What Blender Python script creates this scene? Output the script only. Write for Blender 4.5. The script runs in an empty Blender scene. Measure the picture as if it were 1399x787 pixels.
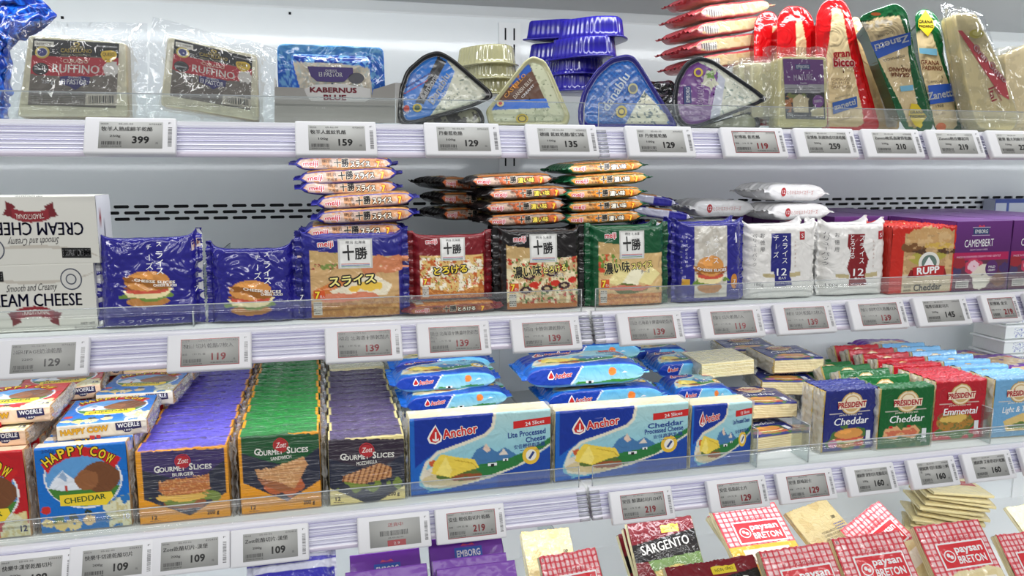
import bpy, math, random
import numpy as np
from mathutils import Matrix, Vector, Euler
SC = bpy.context.scene
COL = SC.collection
# ------------------------------------------------------------------ camera
IW, IH, FPX = 1399., 787., 1050.
PHI, PSI = 0.154474, 0.239569          # pitch down, yaw to the right
CAMY, CAMZ = -0.93, 1.5
cd = bpy.data.cameras.new('camera'); cam = bpy.data.objects.new('camera', cd); COL.objects.link(cam)
cd.sensor_width = 36.0; cd.lens = FPX/IW*36.0; cd.clip_start = 0.01
cam.location = (0, CAMY, CAMZ)
cam.rotation_euler = (math.pi/2-PHI, 0, -PSI)
SC.camera = cam
# ------------------------------------------------------------------ world, lights, exposure
SC.view_settings.view_transform = 'Standard'; SC.view_settings.look = 'None'
SC.view_settings.gamma = 1.0; SC.view_settings.exposure = -0.36
SC.cycles.max_bounces = 8; SC.cycles.transparent_max_bounces = 24
SC.cycles.sample_clamp_indirect = 6.0
W = bpy.data.worlds.new('store_surroundings'); SC.world = W; W.use_nodes = True
wn = W.node_tree.nodes; wn['Background'].inputs[0].default_value = (0.93, 0.96, 1.0, 1); wn['Background'].inputs[1].default_value = 0.34
def area(name, loc, rot, sx, sy, power, col=(1, 1, 1)):
    l = bpy.data.lights.new(name, 'AREA'); l.shape = 'RECTANGLE'; l.size = sx; l.size_y = sy; l.energy = power; l.color = col
    o = bpy.data.objects.new(name, l); o.location = loc; o.rotation_euler = rot; COL.objects.link(o); return o
R90 = math.pi/2
# store ceiling tubes in front of the fridge, and the strip lamps of the fridge itself
area('store_ceiling_tubes', (0.6, -1.9, 3.0), (math.radians(38), 0, 0), 4.5, 0.12, 50, (1, .99, .97))
area('store_ceiling_tubes_far', (0.6, -3.4, 3.0), (math.radians(52), 0, 0), 4.5, 0.2, 52, (1, .99, .97))
area('canopy_strip_lamp', (0.6, 0.04, 1.778), (math.radians(34), 0, 0), 3.6, 0.03, 8.5, (.95, .98, 1))
for k, z in enumerate((1.503, 1.268, 1.027)):
    area('shelf_strip_lamp', (0.6, 0.03, z), (math.radians((52, 58, 74)[k]), 0, 0), 3.6, 0.012, (2.8, 4.6, 4.4)[k], (.93, .96, 1))
# ------------------------------------------------------------------ pixel helpers (photo pixel -> point on a plane of the place)
cp, sp, cs, sn = math.cos(PHI), math.sin(PHI), math.cos(PSI), math.sin(PSI)
RT = np.array((cs, -sn, 0)); FW = np.array((sn*cp, cs*cp, -sp)); UP = np.array((sn*sp, cs*sp, cp))
def ray(px, py): return FW+(px-IW/2)/FPX*RT-(py-IH/2)/FPX*UP
def atY(px, py, Y):
    r = ray(px, py); t = (Y-CAMY)/r[1]; return Vector((r[0]*t, Y, CAMZ+r[2]*t))
def atZ(px, py, Z):
    r = ray(px, py); t = (Z-CAMZ)/r[2]; return Vector((r[0]*t, CAMY+r[1]*t, Z))
Z1, Z2, Z3 = 1.551, 1.3155, 1.0745     # tops of the three shelves
XJ = 0.331                             # joint between the left and right shelf bays
# ------------------------------------------------------------------ materials
def lin(c):
    c = np.asarray(c, float)/255.; return np.where(c <= .04045, c/12.92, ((c+.055)/1.055)**2.4)
def mat(name, col=None, rough=.4, coat=0., bump=0., bscale=60., bdist=.001, metal=0., spec=.5, vcol=False, var=0.0, trans=0.0, detail=3., stretch=None):
    m = bpy.data.materials.new(name); m.use_nodes = True; nt = m.node_tree; b = nt.nodes['Principled BSDF']
    b.inputs['Roughness'].default_value = rough; b.inputs['Coat Weight'].default_value = coat; b.inputs['Coat Roughness'].default_value = .06
    b.inputs['Metallic'].default_value = metal; b.inputs['Specular IOR Level'].default_value = spec; b.inputs['Transmission Weight'].default_value = trans
    tc = nt.nodes.new('ShaderNodeTexCoord')
    src = tc.outputs['Object']
    if stretch:
        mp = nt.nodes.new('ShaderNodeMapping'); mp.inputs['Scale'].default_value = stretch; nt.links.new(src, mp.inputs[0]); src = mp.outputs[0]
    if vcol:
        a = nt.nodes.new('ShaderNodeAttribute'); a.attribute_name = 'Col'; nt.links.new(a.outputs['Color'], b.inputs['Base Color'])
    else:
        c = tuple(lin(col))+(1,)
        if var:
            n = nt.nodes.new('ShaderNodeTexNoise'); n.inputs['Scale'].default_value = 9; n.inputs['Detail'].default_value = 5; nt.links.new(tc.outputs['Object'], n.inputs['Vector'])
            mx = nt.nodes.new('ShaderNodeMix'); mx.data_type = 'RGBA'; nt.links.new(n.outputs[0], mx.inputs[0])
            mx.inputs[6].default_value = tuple(x*(1-var) for x in c[:3])+(1,); mx.inputs[7].default_value = tuple(min(1, x*(1+var)) for x in c[:3])+(1,)
            nt.links.new(mx.outputs[2], b.inputs['Base Color'])
        else: b.inputs['Base Color'].default_value = c
    if bump:
        n = nt.nodes.new('ShaderNodeTexNoise'); n.inputs['Scale'].default_value = bscale; n.inputs['Detail'].default_value = detail; n.inputs['Distortion'].default_value = 1.2
        nt.links.new(src, n.inputs['Vector'])
        bp = nt.nodes.new('ShaderNodeBump'); bp.inputs['Strength'].default_value = bump; bp.inputs['Distance'].default_value = bdist
        nt.links.new(n.outputs[0], bp.inputs['Height']); nt.links.new(bp.outputs[0], b.inputs['Normal']); nt.links.new(bp.outputs[0], b.inputs['Coat Normal'])
    return m
def clear(name, tint=(255, 255, 255), gloss=.25, rough=.08, bump=0., bscale=50., bdist=.002, milk=0.0, edge=.0):
    """thin clear plastic: mostly see-through, with a mirror share and a little haze of its own"""
    m = bpy.data.materials.new(name); m.use_nodes = True; nt = m.node_tree; nt.nodes.remove(nt.nodes['Principled BSDF'])
    out = nt.nodes['Material Output']; T = nt.nodes.new('ShaderNodeBsdfTransparent'); T.inputs[0].default_value = tuple(lin(tint))+(1,)
    G = nt.nodes.new('ShaderNodeBsdfGlossy'); G.inputs['Roughness'].default_value = rough
    D = nt.nodes.new('ShaderNodeBsdfDiffuse'); D.inputs[0].default_value = (.85, .87, .88, 1)
    m1 = nt.nodes.new('ShaderNodeMixShader'); m2 = nt.nodes.new('ShaderNodeMixShader'); m1.inputs[0].default_value = milk
    nt.links.new(T.outputs[0], m1.inputs[1]); nt.links.new(D.outputs[0], m1.inputs[2])
    lw = nt.nodes.new('ShaderNodeLayerWeight'); lw.inputs[0].default_value = .35
    mr = nt.nodes.new('ShaderNodeMapRange'); mr.inputs[3].default_value = gloss*.35; mr.inputs[4].default_value = min(1, gloss*2.2)
    nt.links.new(lw.outputs['Fresnel'], mr.inputs[0]); nt.links.new(mr.outputs[0], m2.inputs[0])
    nt.links.new(m1.outputs[0], m2.inputs[1]); nt.links.new(G.outputs[0], m2.inputs[2]); nt.links.new(m2.outputs[0], out.inputs[0])
    if bump:
        tc = nt.nodes.new('ShaderNodeTexCoord'); n = nt.nodes.new('ShaderNodeTexNoise'); n.inputs['Scale'].default_value = bscale; n.inputs['Detail'].default_value = 2.5; n.inputs['Distortion'].default_value = 1.5
        nt.links.new(tc.outputs['Object'], n.inputs['Vector']); bp = nt.nodes.new('ShaderNodeBump'); bp.inputs['Strength'].default_value = bump; bp.inputs['Distance'].default_value = bdist
        nt.links.new(n.outputs[0], bp.inputs['Height'])
        for s in (G, D, lw): nt.links.new(bp.outputs[0], s.inputs['Normal'])
    return m
M_FILM = mat('glossy_film_print', vcol=True, rough=.36, spec=.22, coat=.6, bump=.8, bscale=46, bdist=.004, detail=2)
M_PLEAT = mat('pleated_film_print', vcol=True, rough=.34, spec=.22, coat=1., bump=.9, bscale=240, bdist=.003, detail=3, stretch=(.09, 1, 1))
M_FOIL = mat('shiny_foil_film', vcol=True, rough=.22, coat=.8, bump=.9, bscale=34, bdist=.005, detail=2, spec=.3)
M_FOLD = mat('crumpled_clear_film', vcol=True, rough=.2, coat=.9, bump=.8, bscale=120, bdist=.003)
M_CARD = mat('printed_card', vcol=True, rough=.42, coat=.1, spec=.4)
M_WRAP = mat('wrapped_label', vcol=True, rough=.35, coat=.55, bump=.25, bscale=30, bdist=.002)
M_TRAY = mat('glossy_plastic_tray', vcol=True, rough=.25, coat=.35)
M_INK = mat('printing_ink', vcol=True, rough=.4, coat=.25)
M_TAG = mat('tag_plastic', (224, 224, 227), rough=.42)
M_SCREEN = mat('tag_screen', (172, 172, 168), rough=.5)
M_RAIL = mat('ribbed_rail_plastic', vcol=True, rough=.25, coat=.5)
M_STEEL = mat('white_enamel_steel', (238, 240, 240), rough=.3, coat=.25, var=.02)
M_WALL = mat('back_wall_enamel', (236, 240, 241), rough=.22, coat=.35, var=.03, bump=.05, bscale=14, bdist=.002)
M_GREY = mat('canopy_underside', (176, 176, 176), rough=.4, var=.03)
M_DARK = mat('dark_void', (14, 15, 17), rough=.8)
M_CLEAR = clear('clear_acrylic', (252, 254, 253), gloss=.07, rough=.03, milk=.01)
M_EDGE = clear('acrylic_edge', (205, 226, 218), gloss=.5, rough=.15, milk=.5)
M_POUCH = clear('vacuum_pouch_film', (253, 254, 255), gloss=.16, rough=.06, bump=1.0, bscale=26, bdist=.01, milk=.03)
M_SEAL = clear('crinkled_seal_film', (252, 252, 250), gloss=.25, rough=.2, bump=.6, bscale=80, bdist=.004, milk=.36)
M_CLIP = clear('clear_clip_plastic', (246, 248, 252), gloss=.35, rough=.12, milk=.35)
# ------------------------------------------------------------------ noise
def vnoise(x, y, s, seed=0):
    rs = np.random.RandomState(seed); L = rs.rand(64, 64)*2-1
    x = np.asarray(x, float)/s+100.3; y = np.asarray(y, float)/s+100.7
    xi = np.floor(x).astype(int); yi = np.floor(y).astype(int); fx = x-xi; fy = y-yi
    fx = fx*fx*(3-2*fx); fy = fy*fy*(3-2*fy); g = lambda a, b: L[a % 64, b % 64]
    return (g(xi, yi)*(1-fx)+g(xi+1, yi)*fx)*(1-fy)+(g(xi, yi+1)*(1-fx)+g(xi+1, yi+1)*fx)*fy
def crease(x, y, s, seed=0):
    x2 = x+vnoise(x, y, s*1.3, seed+5)*s*.5
    return .5-np.abs(vnoise(x2*.8+y*.6, y*.8-x*.6, s, seed))
# ------------------------------------------------------------------ art: a picture as colour operations, in its own pixel frame
def inpoly(x, y, P):
    r = np.zeros(x.shape, bool); n = len(P)
    for i in range(n):
        x0, y0 = P[i]; x1, y1 = P[(i+1) % n]
        if y0 == y1: continue
        c = ((y0 > y) != (y1 > y)) & (x < (x1-x0)*(y-y0)/(y1-y0)+x0); r ^= c
    return r
class Art:
    """w, h in mm; ref = TL, TR, BL in the pixels the picture was measured in"""
    def __init__(s, w, h, bg, ref=None):
        s.w, s.h, s.bg = w, h, bg; ref = ref or ((0, 0), (w, 0), (0, h)); s.o = np.array(ref[0], float)
        s.ex = (np.array(ref[1], float)-s.o)/w; s.ey = (np.array(ref[2], float)-s.o)/h
        s.M = np.linalg.inv(np.array([s.ex, s.ey]).T); s.ops = []; s.txt = []
        s.kx = np.linalg.norm(s.ex); s.ky = np.linalg.norm(s.ey)
    def mm(s, x, y): return s.M @ (np.array((x, y), float)-s.o)
    def add(s, f): s.ops.append(f); return s
    def poly(s, P, c): return s.add(lambda x, y, C: (inpoly(x, y, P), c))
    def rect(s, x0, y0, x1, y1, c, sk=0.): return s.poly([(x0, y0), (x1, y0+sk*(x1-x0)), (x1, y1+sk*(x1-x0)), (x0, y1)], c)
    def ell(s, cx, cy, rx, ry, c, rot=0., rag=0., seed=1, inner=0.):
        def f(x, y, C):
            a = math.radians(rot); X = (x-cx)*math.cos(a)+(y-cy)*math.sin(a); Y = -(x-cx)*math.sin(a)+(y-cy)*math.cos(a)
            d = np.sqrt((X/rx)**2+(Y/ry)**2)
            if rag: d = d+rag*vnoise(x, y, max(rx, ry)*.35, seed)
            return ((d < 1) & (d >= inner), c)
        return s.add(f)
    def grad(s, x0, y0, x1, y1, c0, c1, P=None, rag=0.):
        def f(x, y, C):
            dx, dy = x1-x0, y1-y0; t = np.clip(((x-x0)*dx+(y-y0)*dy)/(dx*dx+dy*dy), 0, 1)[:, None]
            return (inpoly(x, y, P) if P else np.ones(x.shape, bool), np.array(c0)*(1-t)+np.array(c1)*t)
        return s.add(f)
    def mott(s, c, sc, th, P=None, seed=3, a=1.):
        """mottling: noise above th takes colour c"""
        def f(x, y, C):
            m = vnoise(x, y, sc, seed)+.5*vnoise(x, y, sc*.45, seed+9) > th
            if P: m &= inpoly(x, y, P)
            return (m, C*(1-a)+np.array(c, float)*a)
        return s.add(f)
    def stripes(s, x0, y0, x1, y1, per, duty, c, ang=0., a=1., P=None):
        def f(x, y, C):
            t = math.radians(ang); q = ((x*math.cos(t)+y*math.sin(t))/per) % 1
            m = (q < duty) & (x >= x0) & (x <= x1) & (y >= y0) & (y <= y1)
            if P: m &= inpoly(x, y, P)
            return (m, C*(1-a)+np.array(c, float)*a)
        return s.add(f)
    def line(s, pts, wd, c):
        def f(x, y, C):
            m = np.zeros(x.shape, bool)
            for (ax, ay), (bx, by) in zip(pts[:-1], pts[1:]):
                dx, dy = bx-ax, by-ay; t = np.clip(((x-ax)*dx+(y-ay)*dy)/(dx*dx+dy*dy+1e-9), 0, 1)
                m |= (x-ax-t*dx)**2+(y-ay-t*dy)**2 < wd*wd/4
            return (m, c)
        return s.add(f)
    def ev(s, u, v):
        u = np.asarray(u, float); v = np.asarray(v, float)
        x = s.o[0]+u*s.ex[0]+v*s.ey[0]; y = s.o[1]+u*s.ex[1]+v*s.ey[1]
        C = np.tile(np.array(s.bg, float), (len(x), 1))
        for f in s.ops:
            m, c = f(x, y, C); c = np.asarray(c, float)
            if c.ndim == 1: C[m] = c
            else: C[m] = c[m]
        return C
    def t(s, body, x0, y0, x1, y1, hp, c, bold=.0, shear=0., out=None, ow=.05, lay=1, arc=0., vert=False):
        """lettering: baseline from (x0, y0) to (x1, y1), capital height hp, all in the picture's pixels"""
        s.txt.append(('t', body, s.mm(x0, y0), s.mm(x1, y1), hp/s.ky, c, bold, shear, out, ow, lay, arc/s.ky, vert)); return s
    def p(s, P, c, lay=0): s.txt.append(('p', [s.mm(*q) for q in P], c, lay)); return s
    def pr(s, x0, y0, x1, y1, c, sk=0., lay=0): return s.p([(x0, y0), (x1, y0+sk*(x1-x0)), (x1, y1+sk*(x1-x0)), (x0, y1)], c, lay)
    def pe(s, cx, cy, rx, ry, c, rot=0., lay=0, n=24):
        a = math.radians(rot); P = []
        for k in range(n):
            X, Y = rx*math.cos(k*2*math.pi/n), ry*math.sin(k*2*math.pi/n); P.append((cx+X*math.cos(a)-Y*math.sin(a), cy+X*math.sin(a)+Y*math.cos(a)))
        return s.p(P, c, lay)
_tc = {}
def glyphs(body, bold=0):
    if bold > 0:                                   # heavier strokes: the same outline laid down several times, a hair apart
        co, tr = glyphs(body, 0)
        if len(tr) == 0: return co, tr
        n = 2 if bold < .025 else (4 if bold < .07 else 8); R = [(bold*math.cos(a), bold*math.sin(a)) for a in (np.arange(n)*2*math.pi/n+(0 if n == 2 else math.pi/n))]
        return np.vstack([co+np.array(r) for r in R]), np.vstack([tr+i*len(co) for i in range(n)])
    bold = 0; k = (body, bold)
    if k not in _tc:
        cu = bpy.data.curves.new('lettering_source', 'FONT'); cu.body = body; cu.resolution_u = 2; cu.fill_mode = 'FRONT'
        o = bpy.data.objects.new('lettering_source', cu); COL.objects.link(o)
        me = bpy.data.meshes.new_from_object(o.evaluated_get(bpy.context.evaluated_depsgraph_get()))
        n = len(me.vertices); co = np.empty(n*3); me.vertices.foreach_get('co', co); co = co.reshape(-1, 3)[:, :2].copy()
        me.calc_loop_triangles(); tr = np.empty(len(me.loop_triangles)*3, int); me.loop_triangles.foreach_get('vertices', tr)
        bpy.data.meshes.remove(me); bpy.data.objects.remove(o); bpy.data.curves.remove(cu)
        _tc[k] = (co, tr.reshape(-1, 3))
    return _tc[k]
def tess(P):
    """polygon (2D) -> verts, tris"""
    from mathutils.geometry import tessellate_polygon
    tr = tessellate_polygon([[Vector((p[0], p[1], 0)) for p in P]]); return np.array(P, float), np.array(tr)
def lettering(art, surf, name='lettering', m=None):
    """all vector print of an art laid on surf(u, v, lift) -> one mesh"""
    V, T, C = [], [], []; n = 0
    def put(uv, tr, c, lift):
        nonlocal n
        if len(tr) == 0: return
        for _ in range(5):
            e = np.max([np.linalg.norm(uv[tr[:, i]]-uv[tr[:, (i+1) % 3]], axis=1) for i in range(3)], axis=0); big = e > 5.
            if not big.any(): break
            b = tr[big]; k0 = len(uv); ms = [(uv[b[:, i]]+uv[b[:, (i+1) % 3]])/2 for i in range(3)]; q = len(b); uv = np.vstack([uv]+ms)
            m0, m1, m2 = k0+np.arange(q), k0+q+np.arange(q), k0+2*q+np.arange(q)
            tr = np.vstack([tr[~big], np.stack([b[:, 0], m0, m2], 1), np.stack([m0, b[:, 1], m1], 1), np.stack([m2, m1, b[:, 2]], 1), np.stack([m0, m1, m2], 1)])
        V.append(surf(uv[:, 0], uv[:, 1], lift)); T.append(tr+n); C.append(np.tile(lin(c), (len(uv), 1))); n += len(uv)
    for k in art.txt:
        if k[0] == 'p':
            v, tr = tess(k[1]); put(v, tr, k[2], .15+.2*k[3]); continue
        _, body, a, b, h, c, bold, shear, out, ow, lay, arc, vert = k
        a = np.array(a); b = np.array(b)
        if vert:                                  # Japanese vertical line: a = top, b = bottom, h = glyph size
            for i, ch in enumerate(body):
                if ch == ' ': continue
                q = a+(b-a)*(i+.5)/len(body); co, tr = glyphs(ch, bold)
                if len(tr) == 0: continue
                mn, mx = co.min(0), co.max(0); ce = (mn+mx)/2
                d = (b-a)/(np.linalg.norm(b-a)+1e-9); rt = np.array((d[1], -d[0]))
                if ch == 'ー': X = (co[:, 1:2]-ce[1])*rt*h+(co[:, 0:1]-ce[0])*d*h*.9
                else: X = (co[:, 0:1]-ce[0])*rt*h-(co[:, 1:2]-ce[1])*d*h
                put(q+X, tr, c, .15+.2*lay)
            continue
        for col, bo, lf in (([(out, bold+ow, lay)] if out else [])+[(c, bold, lay+1 if out else lay)]):
            co, tr = glyphs(body, bo)
            if len(tr) == 0: continue
            c0, _ = glyphs(body, bold); mn, mx = c0.min(0), c0.max(0); L = np.linalg.norm(b-a); d = (b-a)/(L+1e-9); nn = np.array((-d[1], d[0]))
            capk = h/.72 if max(ord(q) for q in body) < 0x2000 else h/.88
            x = (co[:, 0]-mn[0])/(mx[0]-mn[0]+1e-6)*L; y = co[:, 1]*capk
            if max(ord(q) for q in body) >= 0x2000: y = y+h*.08
            off = 0
            if arc: off = arc*(1-((x-L/2)/(L/2))**2)
            x = x+shear*y; y = y+off
            put(a+x[:, None]*d-y[:, None]*nn, tr, col, .15+.2*lf)
    if not V: return None
    return mesh(name, np.vstack(V), np.vstack(T), m or M_INK, np.vstack(C), smooth=False)
def mesh(name, V, Fc, m, C=None, smooth=True, scale=.001):
    """V in mm -> mesh datablock; Fc an array of tris or quads or list of faces; C linear colours per vertex"""
    me = bpy.data.meshes.new(name); V = np.asarray(V, float)*scale
    if isinstance(Fc, np.ndarray):
        k = Fc.shape[1]; me.vertices.add(len(V)); me.vertices.foreach_set('co', V.ravel()); me.loops.add(Fc.size); me.loops.foreach_set('vertex_index', Fc.ravel())
        me.polygons.add(len(Fc)); me.polygons.foreach_set('loop_start', np.arange(0, Fc.size, k)); me.update(calc_edges=True)
    else: me.from_pydata(V.tolist(), [], [list(map(int, f)) for f in Fc]); me.update()
    if C is not None:
        at = me.color_attributes.new('Col', 'FLOAT_COLOR', 'POINT'); at.data.foreach_set('color', np.hstack([C, np.ones((len(C), 1))]).ravel())
    if smooth: me.polygons.foreach_set('use_smooth', [True]*len(me.polygons))
    me.materials.append(m); me.validate(); return me
def gridf(nu, nv, off=0, wrap=False):
    """quads of a grid stored row-major [v][u]"""
    a = np.arange(nu-1+(1 if wrap else 0)); b = np.arange(nv-1); A, B = np.meshgrid(a, b); A2 = (A+1) % nu if wrap else A+1
    return (np.stack([B*nu+A, B*nu+A2, (B+1)*nu+A2, (B+1)*nu+A], -1).reshape(-1, 4)+off).astype(int)
# ------------------------------------------------------------------ object helpers
def tagp(o, label=None, cat=None, group=None, kind=None):
    for k, v in (('label', label), ('category', cat), ('group', group), ('kind', kind)):
        if v: o[k] = v
    return o
def place(prefab, name, label, cat, mtx, group=None):
    """a thing: an Empty with the prefab's parts under it (parts may carry sub-parts)"""
    r = bpy.data.objects.new(name, None); r.empty_display_size = .02; COL.objects.link(r); r.matrix_world = mtx; tagp(r, label, cat, group)
    def kids(par, lst):
        for it in lst:
            if it is None or it[1] is None: continue
            o = bpy.data.objects.new(it[0], it[1]); COL.objects.link(o); o.parent = par
            if len(it) > 2 and it[2]: kids(o, it[2])
            if 'lettering' in it[0] or 'print' in it[0] or 'barcode' in it[0]: o['kind'] = 'stuff'
    kids(r, prefab); return r
def TR(x, y, z, rx=0, ry=0, rz=0):
    return Matrix.Translation((x, y, z)) @ Euler((math.radians(rx), math.radians(ry), math.radians(rz)), 'XYZ').to_matrix().to_4x4()
def bxs(bs, bev=0):
    """boxes (x0,x1,y0,y1,z0,z1) mm -> V, F"""
    V, Fc = [], []
    for x0, x1, y0, y1, z0, z1 in bs:
        n = len(V); V += [(x, y, z) for z in (z0, z1) for y in (y0, y1) for x in (x0, x1)]
        Fc += [(n, n+2, n+3, n+1), (n+4, n+5, n+7, n+6), (n, n+1, n+5, n+4), (n+2, n+6, n+7, n+3), (n, n+4, n+6, n+2), (n+1, n+3, n+7, n+5)]
    return np.array(V), np.array(Fc)
def boxm(name, b, m, bev=0, col=None):
    V, Fc = bxs([b]); me = mesh(name, V, Fc, m, None if col is None else np.tile(lin(col), (8, 1)), smooth=False)
    if bev:
        import bmesh
        bm = bmesh.new(); bm.from_mesh(me); bmesh.ops.bevel(bm, geom=bm.edges[:], offset=bev*.001, segments=2, affect='EDGES', profile=.6); bm.to_mesh(me); bm.free()
    return me
# ------------------------------------------------------------------ the pack builder
def pack(w, h, t, front, top=None, bot=None, back=(200, 200, 200), fin=0., r=3., crump=.0, cs=14., seed=1, res=1.3, m=None, cap='cap', capcols=((240, 200, 120), (225, 180, 95)), puff=0., lean=0.,
         finfan=.5, zig=0., endfilm=0., ribs=0, jag=0., capart=None):
    """front art on -Y, optional art on the top and bottom strips; fin > 0 gives a flow-wrap pack with flat sealed ends, else a block whose ends show the stacked slices"""
    m = m or (M_FILM if fin else M_WRAP)
    P = []                                         # perimeter: y, z, region, coordinate
    nf = max(8, int(h/res)); nt_ = max(4, int(t/res)) if (top or bot or ribs) else max(4, int(t/3.))
    for z in np.linspace(r, h-r, nf): P.append((-t/2, z, 0, z))
    for a in (22.5, 45, 67.5): P.append((-t/2+r-r*math.cos(math.radians(a)), h-r+r*math.sin(math.radians(a)), 0, h-r+r*math.sin(math.radians(a))))
    for y in np.linspace(-t/2+r, t/2-r, nt_): P.append((y, h, 1, t/2-y))
    P.append((t/2-r*.3, h-r*.3, 2, 0))
    for z in np.linspace(h-r, r, 8): P.append((t/2, z, 2, 0))
    P.append((t/2-r*.3, r*.3, 2, 0))
    for y in np.linspace(t/2-r, -t/2+r, nt_): P.append((y, 0, 3, y+t/2))
    for a in (67.5, 45, 22.5): P.append((-t/2+r-r*math.cos(math.radians(a)), r-r*math.sin(math.radians(a)), 3 if a > 50 else 0, (r*.3) if a > 50 else r-r*math.sin(math.radians(a))))
    y0 = np.array([p[0] for p in P]); z0 = np.array([p[1] for p in P]); rg = np.array([p[2] for p in P]); cc = np.array([p[3] for p in P])
    nx = max(6, int((w+2*fin)/res)); X = np.linspace(-w/2-fin, w/2+fin, nx); n = len(P)
    def ex(x):                                     # thickness profile along the pack
        if not fin: return np.ones_like(x)
        q = np.clip(np.abs(x)/(w/2), 0, 1); return .03+.97*(1-q**7)**.6
    def shape(x, y, z, cr=1.):
        e = ex(x); q = np.clip(np.abs(x)/(w/2+fin), 0, 1); hq = 1+finfan*(1-e)*t/h
        zz = z*(1+(hq-1)*.6)
        if zig: zz = zz+0*z
        k = (1-np.clip(np.abs(2*x/w), 0, 1)**4)*(1-np.clip(np.abs(2*z/h-1), 0, 1)**4)
        yy = y*e+np.sign(y)*puff*k*(np.abs(y) > t*.3)
        if crump:
            edge = 1.+1.2*(1-e)
            d = crump*edge*(crease(x, z*1.1+y*.7, cs, seed)*1.0+.5*crease(x+31, z+y, cs*.5, seed+3)-.25)
            yy = yy+d*np.where(y < 0, 1, -1)*np.where(np.abs(y) > t*.3, 1, .6)
            top_ = (z > h*.97)|(z < h*.03); zz = zz+np.where(top_, .8*crump*crease(x*.9, y, cs*.7, seed+7), 0)
        if fin: yy = yy+(1-e)*1.6*np.sin(z*.55+seed)*cr+(1-e)*vnoise(z, x, 11, seed)*2.2
        if jag: zz = zz+jag*vnoise(x, y, 3.0, seed)*(z > h*.9)
        return yy, zz
    XX, YY = np.meshgrid(X, y0); _, ZZ = np.meshgrid(X, z0); YY2, ZZ2 = shape(XX.ravel(), YY.ravel(), ZZ.ravel())
    if fin and zig:                                # serrated cut ends
        xr = XX.ravel(); endm = np.abs(xr) > w/2+fin-res*1.2; xr2 = xr+np.where(endm, -np.sign(xr)*zig*(np.round(ZZ2/1.7) % 2), 0)
    else: xr2 = XX.ravel()
    if ribs:                                       # pleated top strip
        rb = (np.repeat(rg, nx) == 1)
        ZZ2 = ZZ2+np.where(rb, ribs*np.abs(np.sin((YY.ravel()+t/2)/t*math.pi*6+.5*vnoise(xr2, YY.ravel(), 9, seed)))+.4*ribs*vnoise(xr2, YY.ravel()*6, 12, seed+1), 0)
    V = np.stack([xr2, YY2, ZZ2], -1)
    RG = np.repeat(rg, nx); CC = np.repeat(cc, nx); U = np.clip(XX.ravel()+w/2, .01, w-.01) if not (fin and front.w > w+1) else XX.ravel()+front.w/2
    C = np.zeros((len(V), 3)); i = RG == 0; C[i] = front.ev(U[i], h-CC[i])
    for rgk, a in ((1, top), (3, bot)):
        i = RG == rgk
        if a is None: C[i] = front.ev(U[i], np.full(i.sum(), .5 if rgk == 1 else h-.5))
        elif isinstance(a, Art): C[i] = a.ev(U[i], CC[i])
        else: C[i] = a
    C[RG == 2] = back
    Fc = gridf(nx, n); last = np.stack([(n-1)*nx+np.arange(nx-1), (n-1)*nx+np.arange(nx-1)+1, np.arange(nx-1)+1, np.arange(nx-1)], -1)
    Fc = np.vstack([Fc, last]); Fc = Fc[:, ::-1].copy()
    C = lin(C)
    if not fin and cap:                            # end faces with the edges of the slices
        for sx in (-1, 1):
            ny, nz = max(5, int(t/.9)), 7; yy, zz = np.meshgrid(np.linspace(-t/2+.1, t/2-.1, ny), np.linspace(.3, h-.3, nz)); o = len(V)
            bul = .5*np.sin(yy*2.6+zz*.06+seed)+.6*(1-np.abs(2*zz/h-1)**6)
            V = np.vstack([V, np.stack([sx*(w/2+bul).ravel(), yy.ravel(), zz.ravel()], -1)]); q = gridf(ny, nz, o); Fc = np.vstack([Fc, q if sx > 0 else q[:, ::-1]])
            kk = (np.floor(yy.ravel()/1.9+.5*vnoise(yy.ravel(), zz.ravel(), 20, seed)) % 2)[:, None]
            ccap = np.array(capcols[0])*(1-kk)+np.array(capcols[1])*kk if capart is None else capart.ev((yy.ravel()+t/2), h-zz.ravel())
            C = np.vstack([C, lin(ccap)])
    parts = [('wrapper' if fin else 'body', mesh('body', V, Fc, m, C))]
    dz = -(V[:, 2].min())+.3; me_ = parts[0][1]; co = np.empty(len(me_.vertices)*3); me_.vertices.foreach_get('co', co); co[2::3] += dz/1000; me_.vertices.foreach_set('co', co); me_.update(); sh0 = shape
    def shape(*k): y_, z_ = sh0(*k); return y_, z_+dz
    def sf(u, v, lift):
        x = np.asarray(u)-w/2; z = h-np.asarray(v); y, zz = shape(x, np.full_like(x, -t/2), z); return np.stack([x, y-lift, zz], -1)
    def st(u, v, lift):
        x = np.asarray(u)-w/2; y = t/2-np.asarray(v); yy, zz = shape(x, y*.999, np.full_like(x, h)); return np.stack([x, yy, zz+lift+(ribs or 0)+.3], -1)
    def sb(u, v, lift):
        x = np.asarray(u)-w/2; y = np.asarray(v)-t/2; yy, zz = shape(x, y, np.full_like(x, 0.)); return np.stack([x, yy, zz-lift-.2], -1)
    for a, s_, nm in ((front, sf, 'lettering'), (top, st, 'top_lettering'), (bot, sb, 'edge_lettering')):
        if isinstance(a, Art) and a.txt: parts.append((nm, lettering(a, s_, nm)))
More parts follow.
